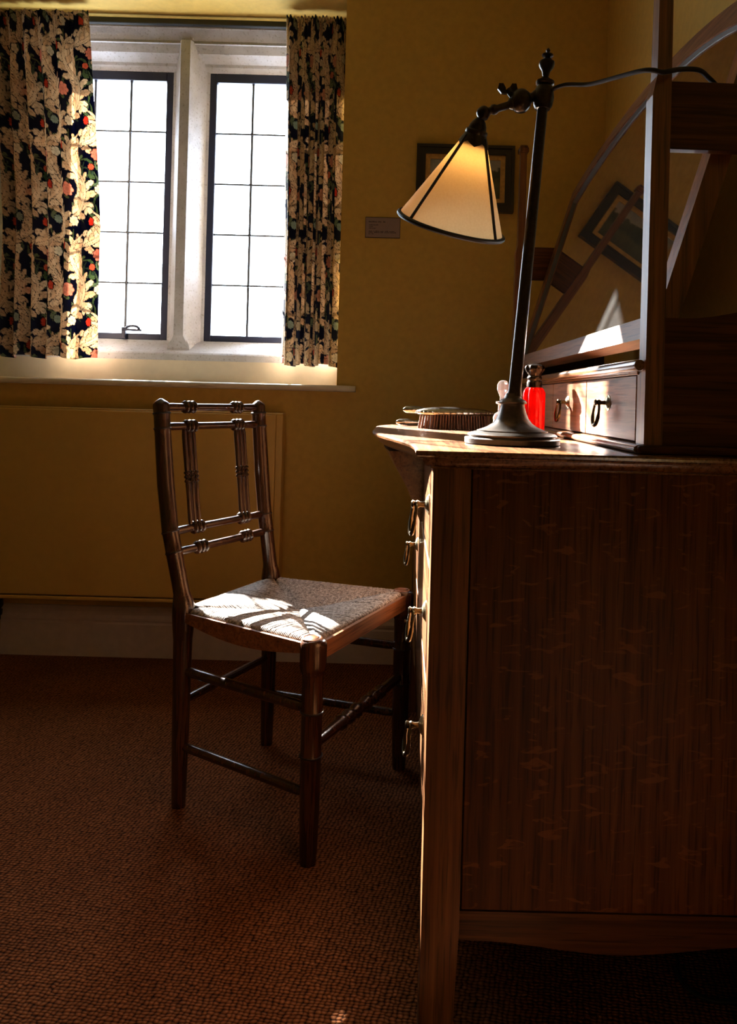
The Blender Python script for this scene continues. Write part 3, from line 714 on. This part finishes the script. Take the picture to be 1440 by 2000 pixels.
for i in range(nd):
    a = 0.033 + dv * i
    bm = B(); box(bm, (-0.001, a + 0.0012, ZT + 0.0165), (0.19, a + dv - 0.0012, 0.9455), 0.0012); d = sobj('stage_drawer', bm, M['burr'])
    ring_handle(d, (-0.001, a + dv * 0.5, 0.906), 0.92, 0.15, SM)
for v in (0.027, SL - 0.033):
    bm = B(); box(bm, (0.0, v, ZT + 0.014), (0.05, v + 0.006, 0.9465)); sobj('stage_stile', bm, M['oak_v'])

TILT = math.atan(0.30)
MM = SM @ Matrix.Translation((0.018, 0.033, 1.002)) @ Matrix.Rotation(0.012, 4, 'Z') @ Matrix.Rotation(TILT, 4, 'Y')   # local: x thickness (back +), y along, z up the frame
MW, FW, MT = SL - 0.066, 0.036, 0.030
SH, AR = 0.505, 0.095
def marc(off, n=26):
    out = []
    for i in range(n + 1):
        t = i / n; y = off + (MW - 2 * off) * t
        out.append((y, SH + 0.030 - off + AR * (1 - (2 * t - 1) ** 2) ** 0.9))
    return out
outer = [(0, 0), (MW, 0)] + marc(0)[::-1]
inner = [(FW, FW), (MW - FW, FW)] + marc(FW)[::-1]
bm = B(); n = len(outer); L4 = []
for pl, x in ((outer, 0.0), (inner, 0.0), (inner, MT), (outer, MT)):
    L4.append([bm.verts.new((x, y, z)) for y, z in pl])
for q in range(4):
    a, b = L4[q], L4[(q + 1) % 4]
    for k in range(n): bm.faces.new((a[k], a[(k + 1) % n], b[(k + 1) % n], b[k]))
sti = [i for i, f_ in enumerate(bm.faces) if (f_.calc_center_median().y < FW * 1.01 or f_.calc_center_median().y > MW - FW * 1.01) and FW * 0.6 < f_.calc_center_median().z < SH]
mf = obj('mirror_frame', bm, M['oak_frame'], dt, 30, mx=MM)
mf.data.materials.append(M['oak_v'])
for i in sti: mf.data.polygons[i].material_index = 1
bm = B(); bv = [(FW + 0.003, FW + 0.003), (MW - FW - 0.003, FW + 0.003)] + marc(FW + 0.003)[::-1]
bm.faces.new([bm.verts.new((0.009, y, z)) for y, z in bv]); obj('mirror_glass', bm, M['mirror'], mf, mx=MM)
bm = B(); a = [bm.verts.new((0.0035, y, z)) for y, z in inner]; b = [bm.verts.new((0.0088, y, z)) for y, z in bv]
for k in range(n): bm.faces.new((a[k], a[(k + 1) % n], b[(k + 1) % n], b[k]))
obj('mirror_edge', bm, M['foxing'], mf, mx=MM, label='dark edge around the glass')
bm = B(); prism(bm, [(MT - 0.008, y, z) for y, z in inner], (0.007, 0, 0)); obj('backboard', bm, M['back'], mf, mx=MM)
for v, e in ((0.018, 0.036), (SL - 0.036, SL - 0.018)):
    bm = B(); turned(bm, (0.125, v, 1.305), (0.125, e, 1.305), [(0, .007), (1, .007)], 12); sobj('pivot_pin', bm, M['brass'], smooth=40)

# ------------------------------------------------------------ rush-seated chair
ch_front = Vector((-0.0763, 1.630, 0)); ch_back = Vector((-0.4026, 1.7777, 0))
fw = (ch_front - ch_back); CD = fw.length; ang = math.atan2(fw.y, fw.x)
chair = thing('rush_seat_chair', 'dark turned wooden side chair with rush seat and spindle back, facing the dressing table', 'chair', tuple(ch_back), ang)
FWD, BWD, ZS = 0.210, 0.166, 0.430
def rings_on(parent, axis_pts, r):
    for p, q in axis_pts:
        bm = B(); p = Vector(p); q = Vector(q); dd = (q - p).normalized()
        turned(bm, p - dd * 0.002, p + dd * 0.002, [(0, r), (.25, r + .0010), (.75, r + .0010), (1, r)], 16); obj('ring', bm, M['blackline'], parent, 40, label='black turned ring')
# y>0 is the left side when facing forward: the far post; y<0 the near one
for y, leanm, leant in ((-BWD, 0.052, 0.080), (BWD, 0.030, 0.055)):
    def bp(z):
        if z <= 0.44: return Vector((0, y, z))
        return Vector((-float(np.interp(z, (0.44, 0.63, 0.885), (0.0, leanm, leant))), y, z))
    bm = B()
    zr = [(0, .0150), (.02, .0158), (.16, .0185), (.30, .0195), (.335, .020), (.365, .0205), (.385, .0225), (.415, .0245), (.437, .0245), (.452, .0215), (.466, .0180), (.485, .0175), (.548, .0180), (.552, .0196), (.556, .0182), (.592, .0182), (.596, .0196), (.600, .0182), (.70, .0188), (.818, .0180), (.824, .0194), (.828, .0180), (.852, .0178), (.858, .0190), (.862, .0178), (.874, .0182), (.879, .0176), (.884, .0130), (.889, .0055), (.891, .002)]
    tube(bm, [bp(z) for z, _ in zr], [r for _, r in zr], 18)
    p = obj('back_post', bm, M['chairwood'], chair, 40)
    rings_on(p, [(bp(z), bp(z + 0.01)) for z in (.552, .596, .824, .858)], .0188)
def bpt(y, z):
    t = (y + BWD) / (2 * BWD)
    lm = 0.052 + (0.030 - 0.052) * t; lt = 0.080 + (0.055 - 0.080) * t
    return Vector((-float(np.interp(z, (0.44, 0.63, 0.885), (0.0, lm, lt))), y, z))
ys_sp = [-0.088 + k * 0.0135 for k in (-1, 0, 1)] + [0.088 + k * 0.0135 for k in (-1, 0, 1)]
for z in (.872, .828, .596, .551):
    bm = B(); prof = [(0.0, .0085), (.05, .0092)]
    yy = []
    for c in (-0.088, 0.088):
        base = (c + BWD) / (2 * BWD)
        for k in (-1, 0, 1):
            m = base + k * 0.0135 / (2 * BWD)
            yy += [(m - .0185, .0086), (m - .012, .0132), (m, .0152), (m + .012, .0132), (m + .0185, .0086)]
    yy = [q for q in sorted(yy)]
    # keep the profile ordered
    cl = [(0.0, .0085), (.06, .0095)]
    for q in yy:
        if q[0] > cl[-1][0] + 1e-4: cl.append(q)
    cl += [(.94, .0095), (1.0, .0085)]
    turned(bm, bpt(-BWD + .012, z), bpt(BWD - .012, z), cl, 14); obj('back_rail', bm, M['chairwood'], chair, 50)
for y in ys_sp:
    bm = B(); pr = [(0, .0048), (.06, .0054), (.30, .0050), (.42, .0056)]
    for m in (.455, .50, .545): pr += [(m - .018, .0050), (m - .010, .0076), (m + .006, .0076), (m + .016, .0050)]
    pr += [(.58, .0056), (.75, .0058), (.94, .0062), (1, .0048)]
    turned(bm, bpt(y, .604), bpt(y, .820), pr, 10); obj('spindle', bm, M['chairwood'], chair, 50)
for y in (-FWD, FWD):
    bm = B()
    zr = [(0, .0160), (.02, .0172), (.10, .0195), (.205, .0205), (.209, .0225), (.214, .0205), (.290, .0205), (.294, .0228), (.299, .0207), (.365, .0210), (.372, .0235), (.378, .0255), (.385, .0262), (.425, .0265), (.431, .0250), (.435, .0200), (.437, .012)]
    tube(bm, [(CD, y, z) for z, _ in zr], [r for _, r in zr], 18)
    p = obj('front_leg', bm, M['chairwood'], chair, 40)
    rings_on(p, [(Vector((CD, y, z)), Vector((CD, y, z + .01))) for z in (.2095, .2945, .372)], .0222)
PB = {-1: (Vector((0, -BWD, 0)), Vector((CD, -FWD, 0))), 1: (Vector((0, BWD, 0)), Vector((CD, FWD, 0)))}
def stretcher(a, b, z, r=.0095, beads=()):
    a = Vector(a) + V(0, 0, z); b = Vector(b) + V(0, 0, z); pr = [(0, r * .75), (.1, r)]
    for m in beads: pr += [(m - .03, r * 1.02), (m - .01, r * 1.35), (m + .01, r * 1.35), (m + .03, r * 1.02)]
    pr += [(.9, r), (1, r * .75)]
    bm = B(); turned(bm, a, b, pr, 12); obj('stretcher', bm, M['chairwood'], chair, 50)
for s in (-1, 1):
    stretcher(*PB[s], .298, .0105); stretcher(*PB[s], .133, .0098)
stretcher((0, -BWD, 0), (0, BWD, 0), .228, .0092)
stretcher((CD, -FWD, 0), (CD, FWD, 0), .227, .0115, (.28, .36, .44, .56, .64, .72))
# seat rails: flat side rails with bellied lower edges
def seat_rail(a, b, h, belly, out, m='chairrail'):
    a = Vector(a); b = Vector(b); e = (b - a); L = e.length; e.normalize(); n = Vector((e.y, -e.x, 0)) * out
    bm = B(); poly = []
    for t in np.linspace(0, 1, 14): poly.append(a + e * L * t + V(0, 0, ZS - 0.002 - h - belly * math.sin(PI * t)))
    for t in np.linspace(1, 0, 8): poly.append(a + e * L * t + V(0, 0, ZS - 0.002))
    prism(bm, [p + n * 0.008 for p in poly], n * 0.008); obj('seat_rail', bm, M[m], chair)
seat_rail((0.018, -BWD, 0), (CD - 0.016, -FWD, 0), .020, .018, 1)
seat_rail((0.018, BWD, 0), (CD - 0.016, FWD, 0), .020, .018, -1)
seat_rail((CD, -FWD + 0.020, 0), (CD, FWD - 0.020, 0), .034, .0, 1)
seat_rail((0, -BWD + 0.018, 0), (0, BWD - 0.018, 0), .024, .0, -1)
for y in (-FWD, FWD):
    bm = B(); tube(bm, arc((CD - 0.004, y, ZS + 0.0035), 0.017, 0, 2 * PI, 16, ((1, 0, 0), (0, 1, 0)))[:-1], 0.004, 8, closed=True)
    turned(bm, (CD - 0.004, y, ZS), (CD - 0.004, y, ZS + 0.0075), [(0, .017), (.7, .016), (1, .011)], 16); obj('corner_block', bm, M['chairrail'], chair, 40)
# rush: cords run over each rail to the diagonal seams
cor = [Vector((0.006, -BWD, 0)), Vector((CD - 0.002, -FWD, 0)), Vector((CD - 0.002, FWD, 0)), Vector((0.006, BWD, 0))]
ctr = Vector((CD * 0.53, 0, 0))
for i in range(4):
    A, Bq = cor[i], cor[(i + 1) % 4]; e = (Bq - A); L = e.length; e.normalize(); inn = Vector((-e.y, e.x, 0))
    if inn.dot(ctr - A) < 0: inn = -inn
    cA = (ctr - A).dot(e); hh_ = (ctr - A).dot(inn)
    bm = B(); N = int(L / 0.0042)
    for j in range(N):
        s = (j + 0.5) / N * L
        if min(s, L - s) < 0.020: continue
        dep = hh_ * (s / cA if s < cA else (L - s) / (L - cA))
        P = A + e * s; jit = random.uniform(-.0006, .0006)
        sag = lambda k: -0.013 * ss(0, 1, k)
        pts = [P - inn * .006 + V(0, 0, ZS - .010), P - inn * .006 + V(0, 0, ZS - .001), P - inn * .001 + V(0, 0, ZS + .003 + jit)]
        for k in (0.25, 0.5, 0.75, 1.0):
            dk = dep * k; edge = 0.0065 * (k > 0.9)
            pts.append(P + inn * dk + e * random.uniform(-.0005, .0005) + V(0, 0, ZS + .0035 + jit + sag(dk / hh_) - edge))
        tube(bm, pts, [.0024] * 3 + [random.uniform(.0021, .0027) for _ in range(4)], 6)
    o = obj('rush_panel', bm, M['rush'], chair, 60); o['kind'] = 'stuff'
bm = B(); top = [c + (ctr - c) * 0.03 + V(0, 0, ZS - 0.006) for c in cor]; bot = [c + (ctr - c) * 0.03 + V(0, 0, ZS - 0.028) for c in cor]
t4 = [bm.verts.new(p) for p in top]; b4 = [bm.verts.new(p) for p in bot]; c1 = bm.verts.new(ctr + V(0, 0, ZS - 0.018)); c2 = bm.verts.new(ctr + V(0, 0, ZS - 0.034))
for k in range(4):
    bm.faces.new((t4[k], t4[(k + 1) % 4], c1)); bm.faces.new((b4[(k + 1) % 4], b4[k], c2)); bm.faces.new((t4[k], b4[k], b4[(k + 1) % 4], t4[(k + 1) % 4]))
obj('rush_stuffing', bm, M['rush'], chair)

# ------------------------------------------------------------ lamp
TOP = ZT + 0.0005
LB = Vector((0.1755, 1.20, TOP))
lamp = thing('table_lamp', 'bronze adjustable table lamp with lit cream cone shade on the dressing table', 'lamp', tuple(LB))
bm = B(); lathe(bm, (0, 0, 0), [(.074, 0), (.0765, .0015), (.0765, .0088), (.0745, .0105), (.0690, .0108), (.0690, .0122), (.0715, .0132), (.0720, .0150), (.0690, .0172), (.0600, .0195), (.0570, .0200), (.0570, .0216), (.0510, .0235), (.0410, .0275), (.0320, .0335), (.0260, .0410), (.0222, .0500), (.0200, .0580), (.0190, .0630), (.0190, .0642), (.0225, .0655), (.0228, .0675), (.0205, .0705), (.0150, .0735), (.0125, .0775), (.0115, .082)], 56)
obj('base', bm, M['bronzebase'], lamp, 28)
ST0, ST1 = V(0.002, 0, .078), V(0.0365, 0.0, .563)
bm = B(); turned(bm, ST0, ST1, [(0, .0125), (.02, .0105), (.3, .0098), (.9, .0088), (.955, .0086), (.957, .0115), (.985, .0118), (.988, .0140), (1, .0140)], 20); obj('stem', bm, M['bronze'], lamp, 40)
J = ST1
bm = B(); ax = (ST1 - ST0).normalized()
turned(bm, J - ax * .021, J + ax * .032, [(0, .012), (.1, .0150), (.35, .0170), (.6, .0150), (.72, .0118), (.76, .0148), (.84, .0150), (.9, .0095), (1, .0045)], 20); obj('head_joint', bm, M['bronze'], lamp, 40)
bm = B(); turned(bm, J + ax * .031, J + ax * .078, [(0, .0038), (.06, .0055), (.14, .0062), (.22, .0075), (.32, .0112), (.42, .0130), (.52, .0125), (.59, .0090), (.64, .0050), (.68, .0045), (.73, .0092), (.77, .0094), (.82, .0035), (.86, .0026), (.93, .0036), (1, .0014)], 18); obj('finial', bm, M['bronze'], lamp, 40)
K = J + V(-0.0370, -0.002, -.009)
bm = B(); turned(bm, J + V(-.010, 0, .004), K + V(.010, 0, .002), [(0, .008), (.5, .0065), (1, .010)], 14)
lathe(bm, K, [(.002, -.0190), (.009, -.0172), (.0155, -.010), (.0178, 0), (.0155, .010), (.009, .0165), (.002, .018)], 20); obj('arm_knuckle', bm, M['bronze'], lamp, 40)
bm = B()
for sx in (-1, 1):
    prism(bm, [K + V(-.022 + sx * .002, -.002, .010), K + V(-.022 + sx * .010, -.002, .011), K + V(-.022 + sx * .016, -.002, .018), K + V(-.022 + sx * .014, -.002, .027), K + V(-.022 + sx * .007, -.002, .027), K + V(-.022 + sx * .003, -.002, .020)], (0, .005, 0))
turned(bm, K + V(-.012, 0, .006), K + V(-.022, 0, .018), [(0, .006), (1, .005)], 10); obj('wing_nut', bm, M['bronze'], lamp, 40)
E1 = J + V(-0.0970, -0.004, -0.031)
bm = B(); turned(bm, K + V(-.010, 0, -.004), E1, [(0, .0095), (.12, .0100), (.2, .0062), (.55, .0060), (.62, .0082), (.7, .0085), (.76, .0060), (1, .0070)], 14)
lathe(bm, E1, [(.002, -.011), (.007, -.010), (.0108, -.004), (.0115, 0), (.0105, .005), (.006, .0095), (.002, .0105)], 16); obj('arm', bm, M['bronze'], lamp, 40)
SA = V(-.218, .391, -.891).normalized()
AP = E1 + V(-.004, .004, -.005)
bm = B(); turned(bm, AP - SA * .004, AP + SA * .050, [(0, .0060), (.12, .0065), (.2, .0105), (.32, .0140), (.42, .0150), (.46, .0180), (.55, .0185), (.62, .0165), (.8, .0180), (1, .0205)], 22); obj('lamp_socket', bm, M['bronze'], lamp, 40)
# frame of the shade: x' across the view, y' towards the viewer
ex = V(1, 0, 0); ex = (ex - SA * ex.dot(SA)).normalized(); ey = SA.cross(ex)
if ey.y > 0: ey = -ey
SH0, SH1, R0, R1 = .031, .178, .0180, .0910
def sp(a, k, dr=0.0, flat=0.0):
    """a: angle about the axis, 0 towards the viewer; three panels flattened a little between ribs"""
    am = (a + PI / 3) % (2 * PI / 3) - PI / 3
    r = (R0 + (R1 - R0) * k) * (1 - flat * k * (1 - (abs(am) / (PI / 3)) ** 2) * 0.5) + dr
    return AP + SA * (SH0 + (SH1 - SH0) * k) + ex * (r * math.sin(a)) + ey * (r * math.cos(a))
bm = B(); na, nk = 72, 14; g = [[bm.verts.new(sp(2 * PI * i / na, j / nk)) for i in range(na)] for j in range(nk + 1)]
for j in range(nk):
    for i in range(na): bm.faces.new((g[j][i], g[j][(i + 1) % na], g[j + 1][(i + 1) % na], g[j + 1][i]))
sh = obj('lamp_shade', bm, M['shade'], lamp, 60)
for a in (0.92, PI, -0.92):
    bm = B(); tube(bm, [sp(a, k, .0008) for k in np.linspace(0, 1, 10)], .0028, 8); obj('rib', bm, M['braid'], sh, 40, label='black braid seam')
bm = B(); tube(bm, [sp(2 * PI * i / 72, 1.0, .0005) for i in range(72)], .0042, 8, closed=True); obj('rim', bm, M['braid'], sh, 40, label='black braid rim')
bm = B(); rr = []
for k0, kk in ((-.06, 0), (.02, 0), (.075, 1)):
    rr.append([bm.verts.new(sp(2 * PI * i / 48, k0 + (0.045 * (abs(((i / 48 * 6) % 1) - .5) * 2 - .5) if kk else 0), .0022, 0)) for i in range(48)])
for a_, b_ in zip(rr, rr[1:]):
    for k in range(48): bm.faces.new((a_[k], a_[(k + 1) % 48], b_[(k + 1) % 48], b_[k]))
obj('scalloped_collar', bm, M['bronze'], sh, 40)
BC = AP + SA * .072
bm = B(); bmesh.ops.create_uvsphere(bm, u_segments=16, v_segments=10, radius=.014); bm.transform(Matrix.Translation(BC)); obj('bulb', bm, M['bulb'], lamp, 60)
bm = B(); turned(bm, AP + SA * .048, AP + SA * .062, [(0, .009), (1, .008)], 12); obj('bulb_cap', bm, M['brass'], lamp, 40)
CP = [J + V(.010, 0, .010), J + V(.030, -.020, .011), V(.270, 1.14, 1.3935) - LB, V(.293, 1.08, 1.378) - LB, V(.314, 1.03, 1.366) - LB, V(.328, 1.014, 1.3605) - LB, V(.343, 1.018, 1.3600) - LB, V(.366, 1.020, 1.3655) - LB, V(.395, 1.028, 1.369) - LB, V(.418, 1.050, 1.3685) - LB, V(.440, 1.0598, 1.357) - LB, V(.475, 1.0602, 1.335) - LB, V(.505, 1.0602, 1.30) - LB, V(.52, 1.0602, 1.24) - LB, V(.525, 1.0602, 1.15) - LB]
def smooth_path(p, n=6):
    out = []
    for i in range(len(p) - 1):
        p0 = p[max(i - 1, 0)]; p1 = p[i]; p2 = p[i + 1]; p3 = p[min(i + 2, len(p) - 1)]
        for k in range(n):
            t = k / n; out.append(0.5 * ((2 * p1) + (p2 - p0) * t + (2 * p0 - 5 * p1 + 4 * p2 - p3) * t * t + (3 * p1 - p0 - 3 * p2 + p3) * t ** 3))
    return out + [p[-1]]
bm = B(); tube(bm, smooth_path(CP), .0034, 10); obj('power_cord', bm, M['cord'], lamp, 40, label='black cord looped over the mirror post')

# ------------------------------------------------------------ things on the table top
def fluted(bm, c, prof, n=12, dep=0.10, sub=4):
    c = Vector(c); seg = n * sub; rings = []
    for r, z, fl in prof:
        rings.append([bm.verts.new(c + V(r * (1 - dep * fl * abs(math.cos(PI * k / sub))) * math.cos(2 * PI * k / seg), r * (1 - dep * fl * abs(math.cos(PI * k / sub))) * math.sin(2 * PI * k / seg), z)) for k in range(seg)])
    for a_, b_ in zip(rings, rings[1:]):
        for k in range(seg): bm.faces.new((a_[k], a_[(k + 1) % seg], b_[(k + 1) % seg], b_[k]))
    bm.faces.new(rings[0][::-1]); bm.faces.new(rings[-1])
rb = thing('red_scent_bottle', 'tall fluted red glass scent bottle with dark silver stopper behind the lamp', 'bottle', (.262, 1.50, TOP))
bm = B(); fluted(bm, (0, 0, 0), [(.0205, 0, .5), (.0225, .003, 1), (.0225, .088, 1), (.0195, .095, .8), (.0150, .100, 0)], 10, .14); obj('bottle_body', bm, M['redglass'], rb, 30)
bm = B(); lathe(bm, (0, 0, 0), [(.0155, .0985), (.0155, .110), (.0135, .113), (.0150, .116), (.0150, .119), (.0130, .122)], 24)
fluted(bm, (0, 0, 0), [(.0120, .121, 0), (.0140, .126, .6), (.0190, .133, 1), (.0205, .138, 1), (.0185, .143, 1), (.0120, .1455, .6), (.004, .1465, 0)], 10, .12); obj('stopper', bm, M['darksilver'], rb, 40, label='ribbed dark silver stopper')
cb = thing('clear_scent_bottle', 'small clear cut glass scent bottle with faceted stopper behind the lamp stem', 'bottle', (.212, 1.60, TOP))
bm = B(); fluted(bm, (0, 0, 0), [(.017, 0, .3), (.020, .004, 1), (.0215, .010, .4), (.0195, .016, 1), (.0215, .022, .4), (.0195, .028, 1), (.021, .034, .4), (.0175, .042, 1), (.010, .048, .2), (.0095, .062, 0), (.0145, .065, 0), (.0145, .069, 0), (.008, .070, 0)], 8, .14); obj('bottle_body', bm, M['clearglass'], cb, 30)
bm = B(); fluted(bm, (0, 0, 0), [(.0065, .0702, 0), (.0065, .078, .5), (.009, .084, 1), (.0135, .094, 1), (.0135, .106, 1), (.009, .113, 1), (.004, .115, 0)], 6, .16, 2); obj('stopper', bm, M['clearglass'], cb)

def brush(root, L, Wd, zb, hb, bris, handle, ns=26):
    """oval bristle head along x, silver back; optional handle towards -x"""
    def oval(k, z, g): return [V(L / 2 * k * math.cos(a) * g, Wd / 2 * k * math.sin(a) * g, z) for a in [2 * PI * i / 40 for i in range(40)]]
    bm = B(); rr = [[bm.verts.new(p) for p in oval(k, z, 1)] for k, z in ((.97, zb + hb), (1.0, zb + hb + .002), (1.03, zb + hb + .005), (1.0, zb + hb + .009), (.82, zb + hb + .0145), (.5, zb + hb + .018), (.15, zb + hb + .019))]
    for a_, b_ in zip(rr, rr[1:]):
        for k in range(40): bm.faces.new((a_[k], a_[(k + 1) % 40], b_[(k + 1) % 40], b_[k]))
    bm.faces.new(rr[0][::-1]); bm.faces.new(rr[-1])
    for i in range(40):
        a = 2 * PI * i / 40; q = V(L / 2 * 1.02 * math.cos(a), Wd / 2 * 1.02 * math.sin(a), zb + hb + .005)
        bmesh.ops.create_icosphere(bm, subdivisions=1, radius=.0030, matrix=Matrix.Translation(q))
    obj('silver_back', bm, M['silver'], root, 50)
    bm = B(); nrow = 9
    for i in range(ns):
        for j in range(nrow):
            x = (i + .5) / ns * 2 - 1; y = (j + .5) / nrow * 2 - 1
            if x * x + y * y > .97: continue
            p = V(x * L / 2 * .93, y * Wd / 2 * .93, 0); sp_ = V(x * .004 + random.uniform(-.001, .001), y * .004, 0)
            tube(bm, [p + V(0, 0, zb + hb + .001), p + sp_ + V(0, 0, zb)], [.0019, .0030], 5)
    o = obj('bristles', bm, bris, root, 60); o['kind'] = 'stuff'
    if handle:
        bm = B(); z0 = zb + hb + .006
        pts = [V(-L / 2 + .006, 0, z0), V(-L / 2 - .02, 0, z0 + .001), V(-L / 2 - handle * .6, 0, z0 + .003), V(-L / 2 - handle * .92, 0, z0 + .003), V(-L / 2 - handle, 0, z0 + .003)]
        tube(bm, pts, [.008, .0065, .0095, .0085, .003], 12); obj('handle', bm, M['silver'], root, 50)
b1 = thing('clothes_brush', 'large silver backed oval brush with brown bristles, nearest on the table', 'brush', (.124, 1.80, TOP), 0.04)
brush(b1, .185, .060, 0.0, .034, M['bristle'], 0)
b2 = thing('hairbrush', 'silver handled hairbrush lying behind the larger oval brush', 'brush', (.135, 1.905, TOP), 0.0)
brush(b2, .105, .058, 0.0, .034, M['palebristle'], .085, 16)
hm = thing('hand_mirror', 'small silver hand mirror lying flat at the far edge of the table', 'mirror', (.045, 1.965, TOP), 0.1)
bm = B(); turned(bm, (0.075, 0, 0), (0.075, 0, .013), [(0, .046), (.2, .050), (.6, .050), (1, .044)], 32); obj('mirror_head', bm, M['silver'], hm, 40)
bm = B(); tube(bm, [(.028, 0, .008), (.005, 0, .008), (-.035, 0, .009), (-.058, 0, .009), (-.066, 0, .009)], [.0065, .0060, .0085, .0078, .003], 12); obj('handle', bm, M['silver'], hm, 40)

fx = thing('cable', 'thin black cable curling on the carpet under the dressing table', 'cable', (.45, 1.15, 0))
bm = B(); tube(bm, smooth_path([V(.43, 1.56, .004), V(.435, 1.38, .004), V(.468, 1.225, .004), V(.4588, 1.184, .004), V(.4596, 1.158, .004), V(.4687, 1.1403, .004), V(.4834, 1.128, .004), V(.509, 1.124, .004), V(.60, 1.125, .004)]), .0032, 8)
obj('flex', bm, M['cord'], fx, 40, mx=Matrix.Translation((-.45, -1.15, 0)))
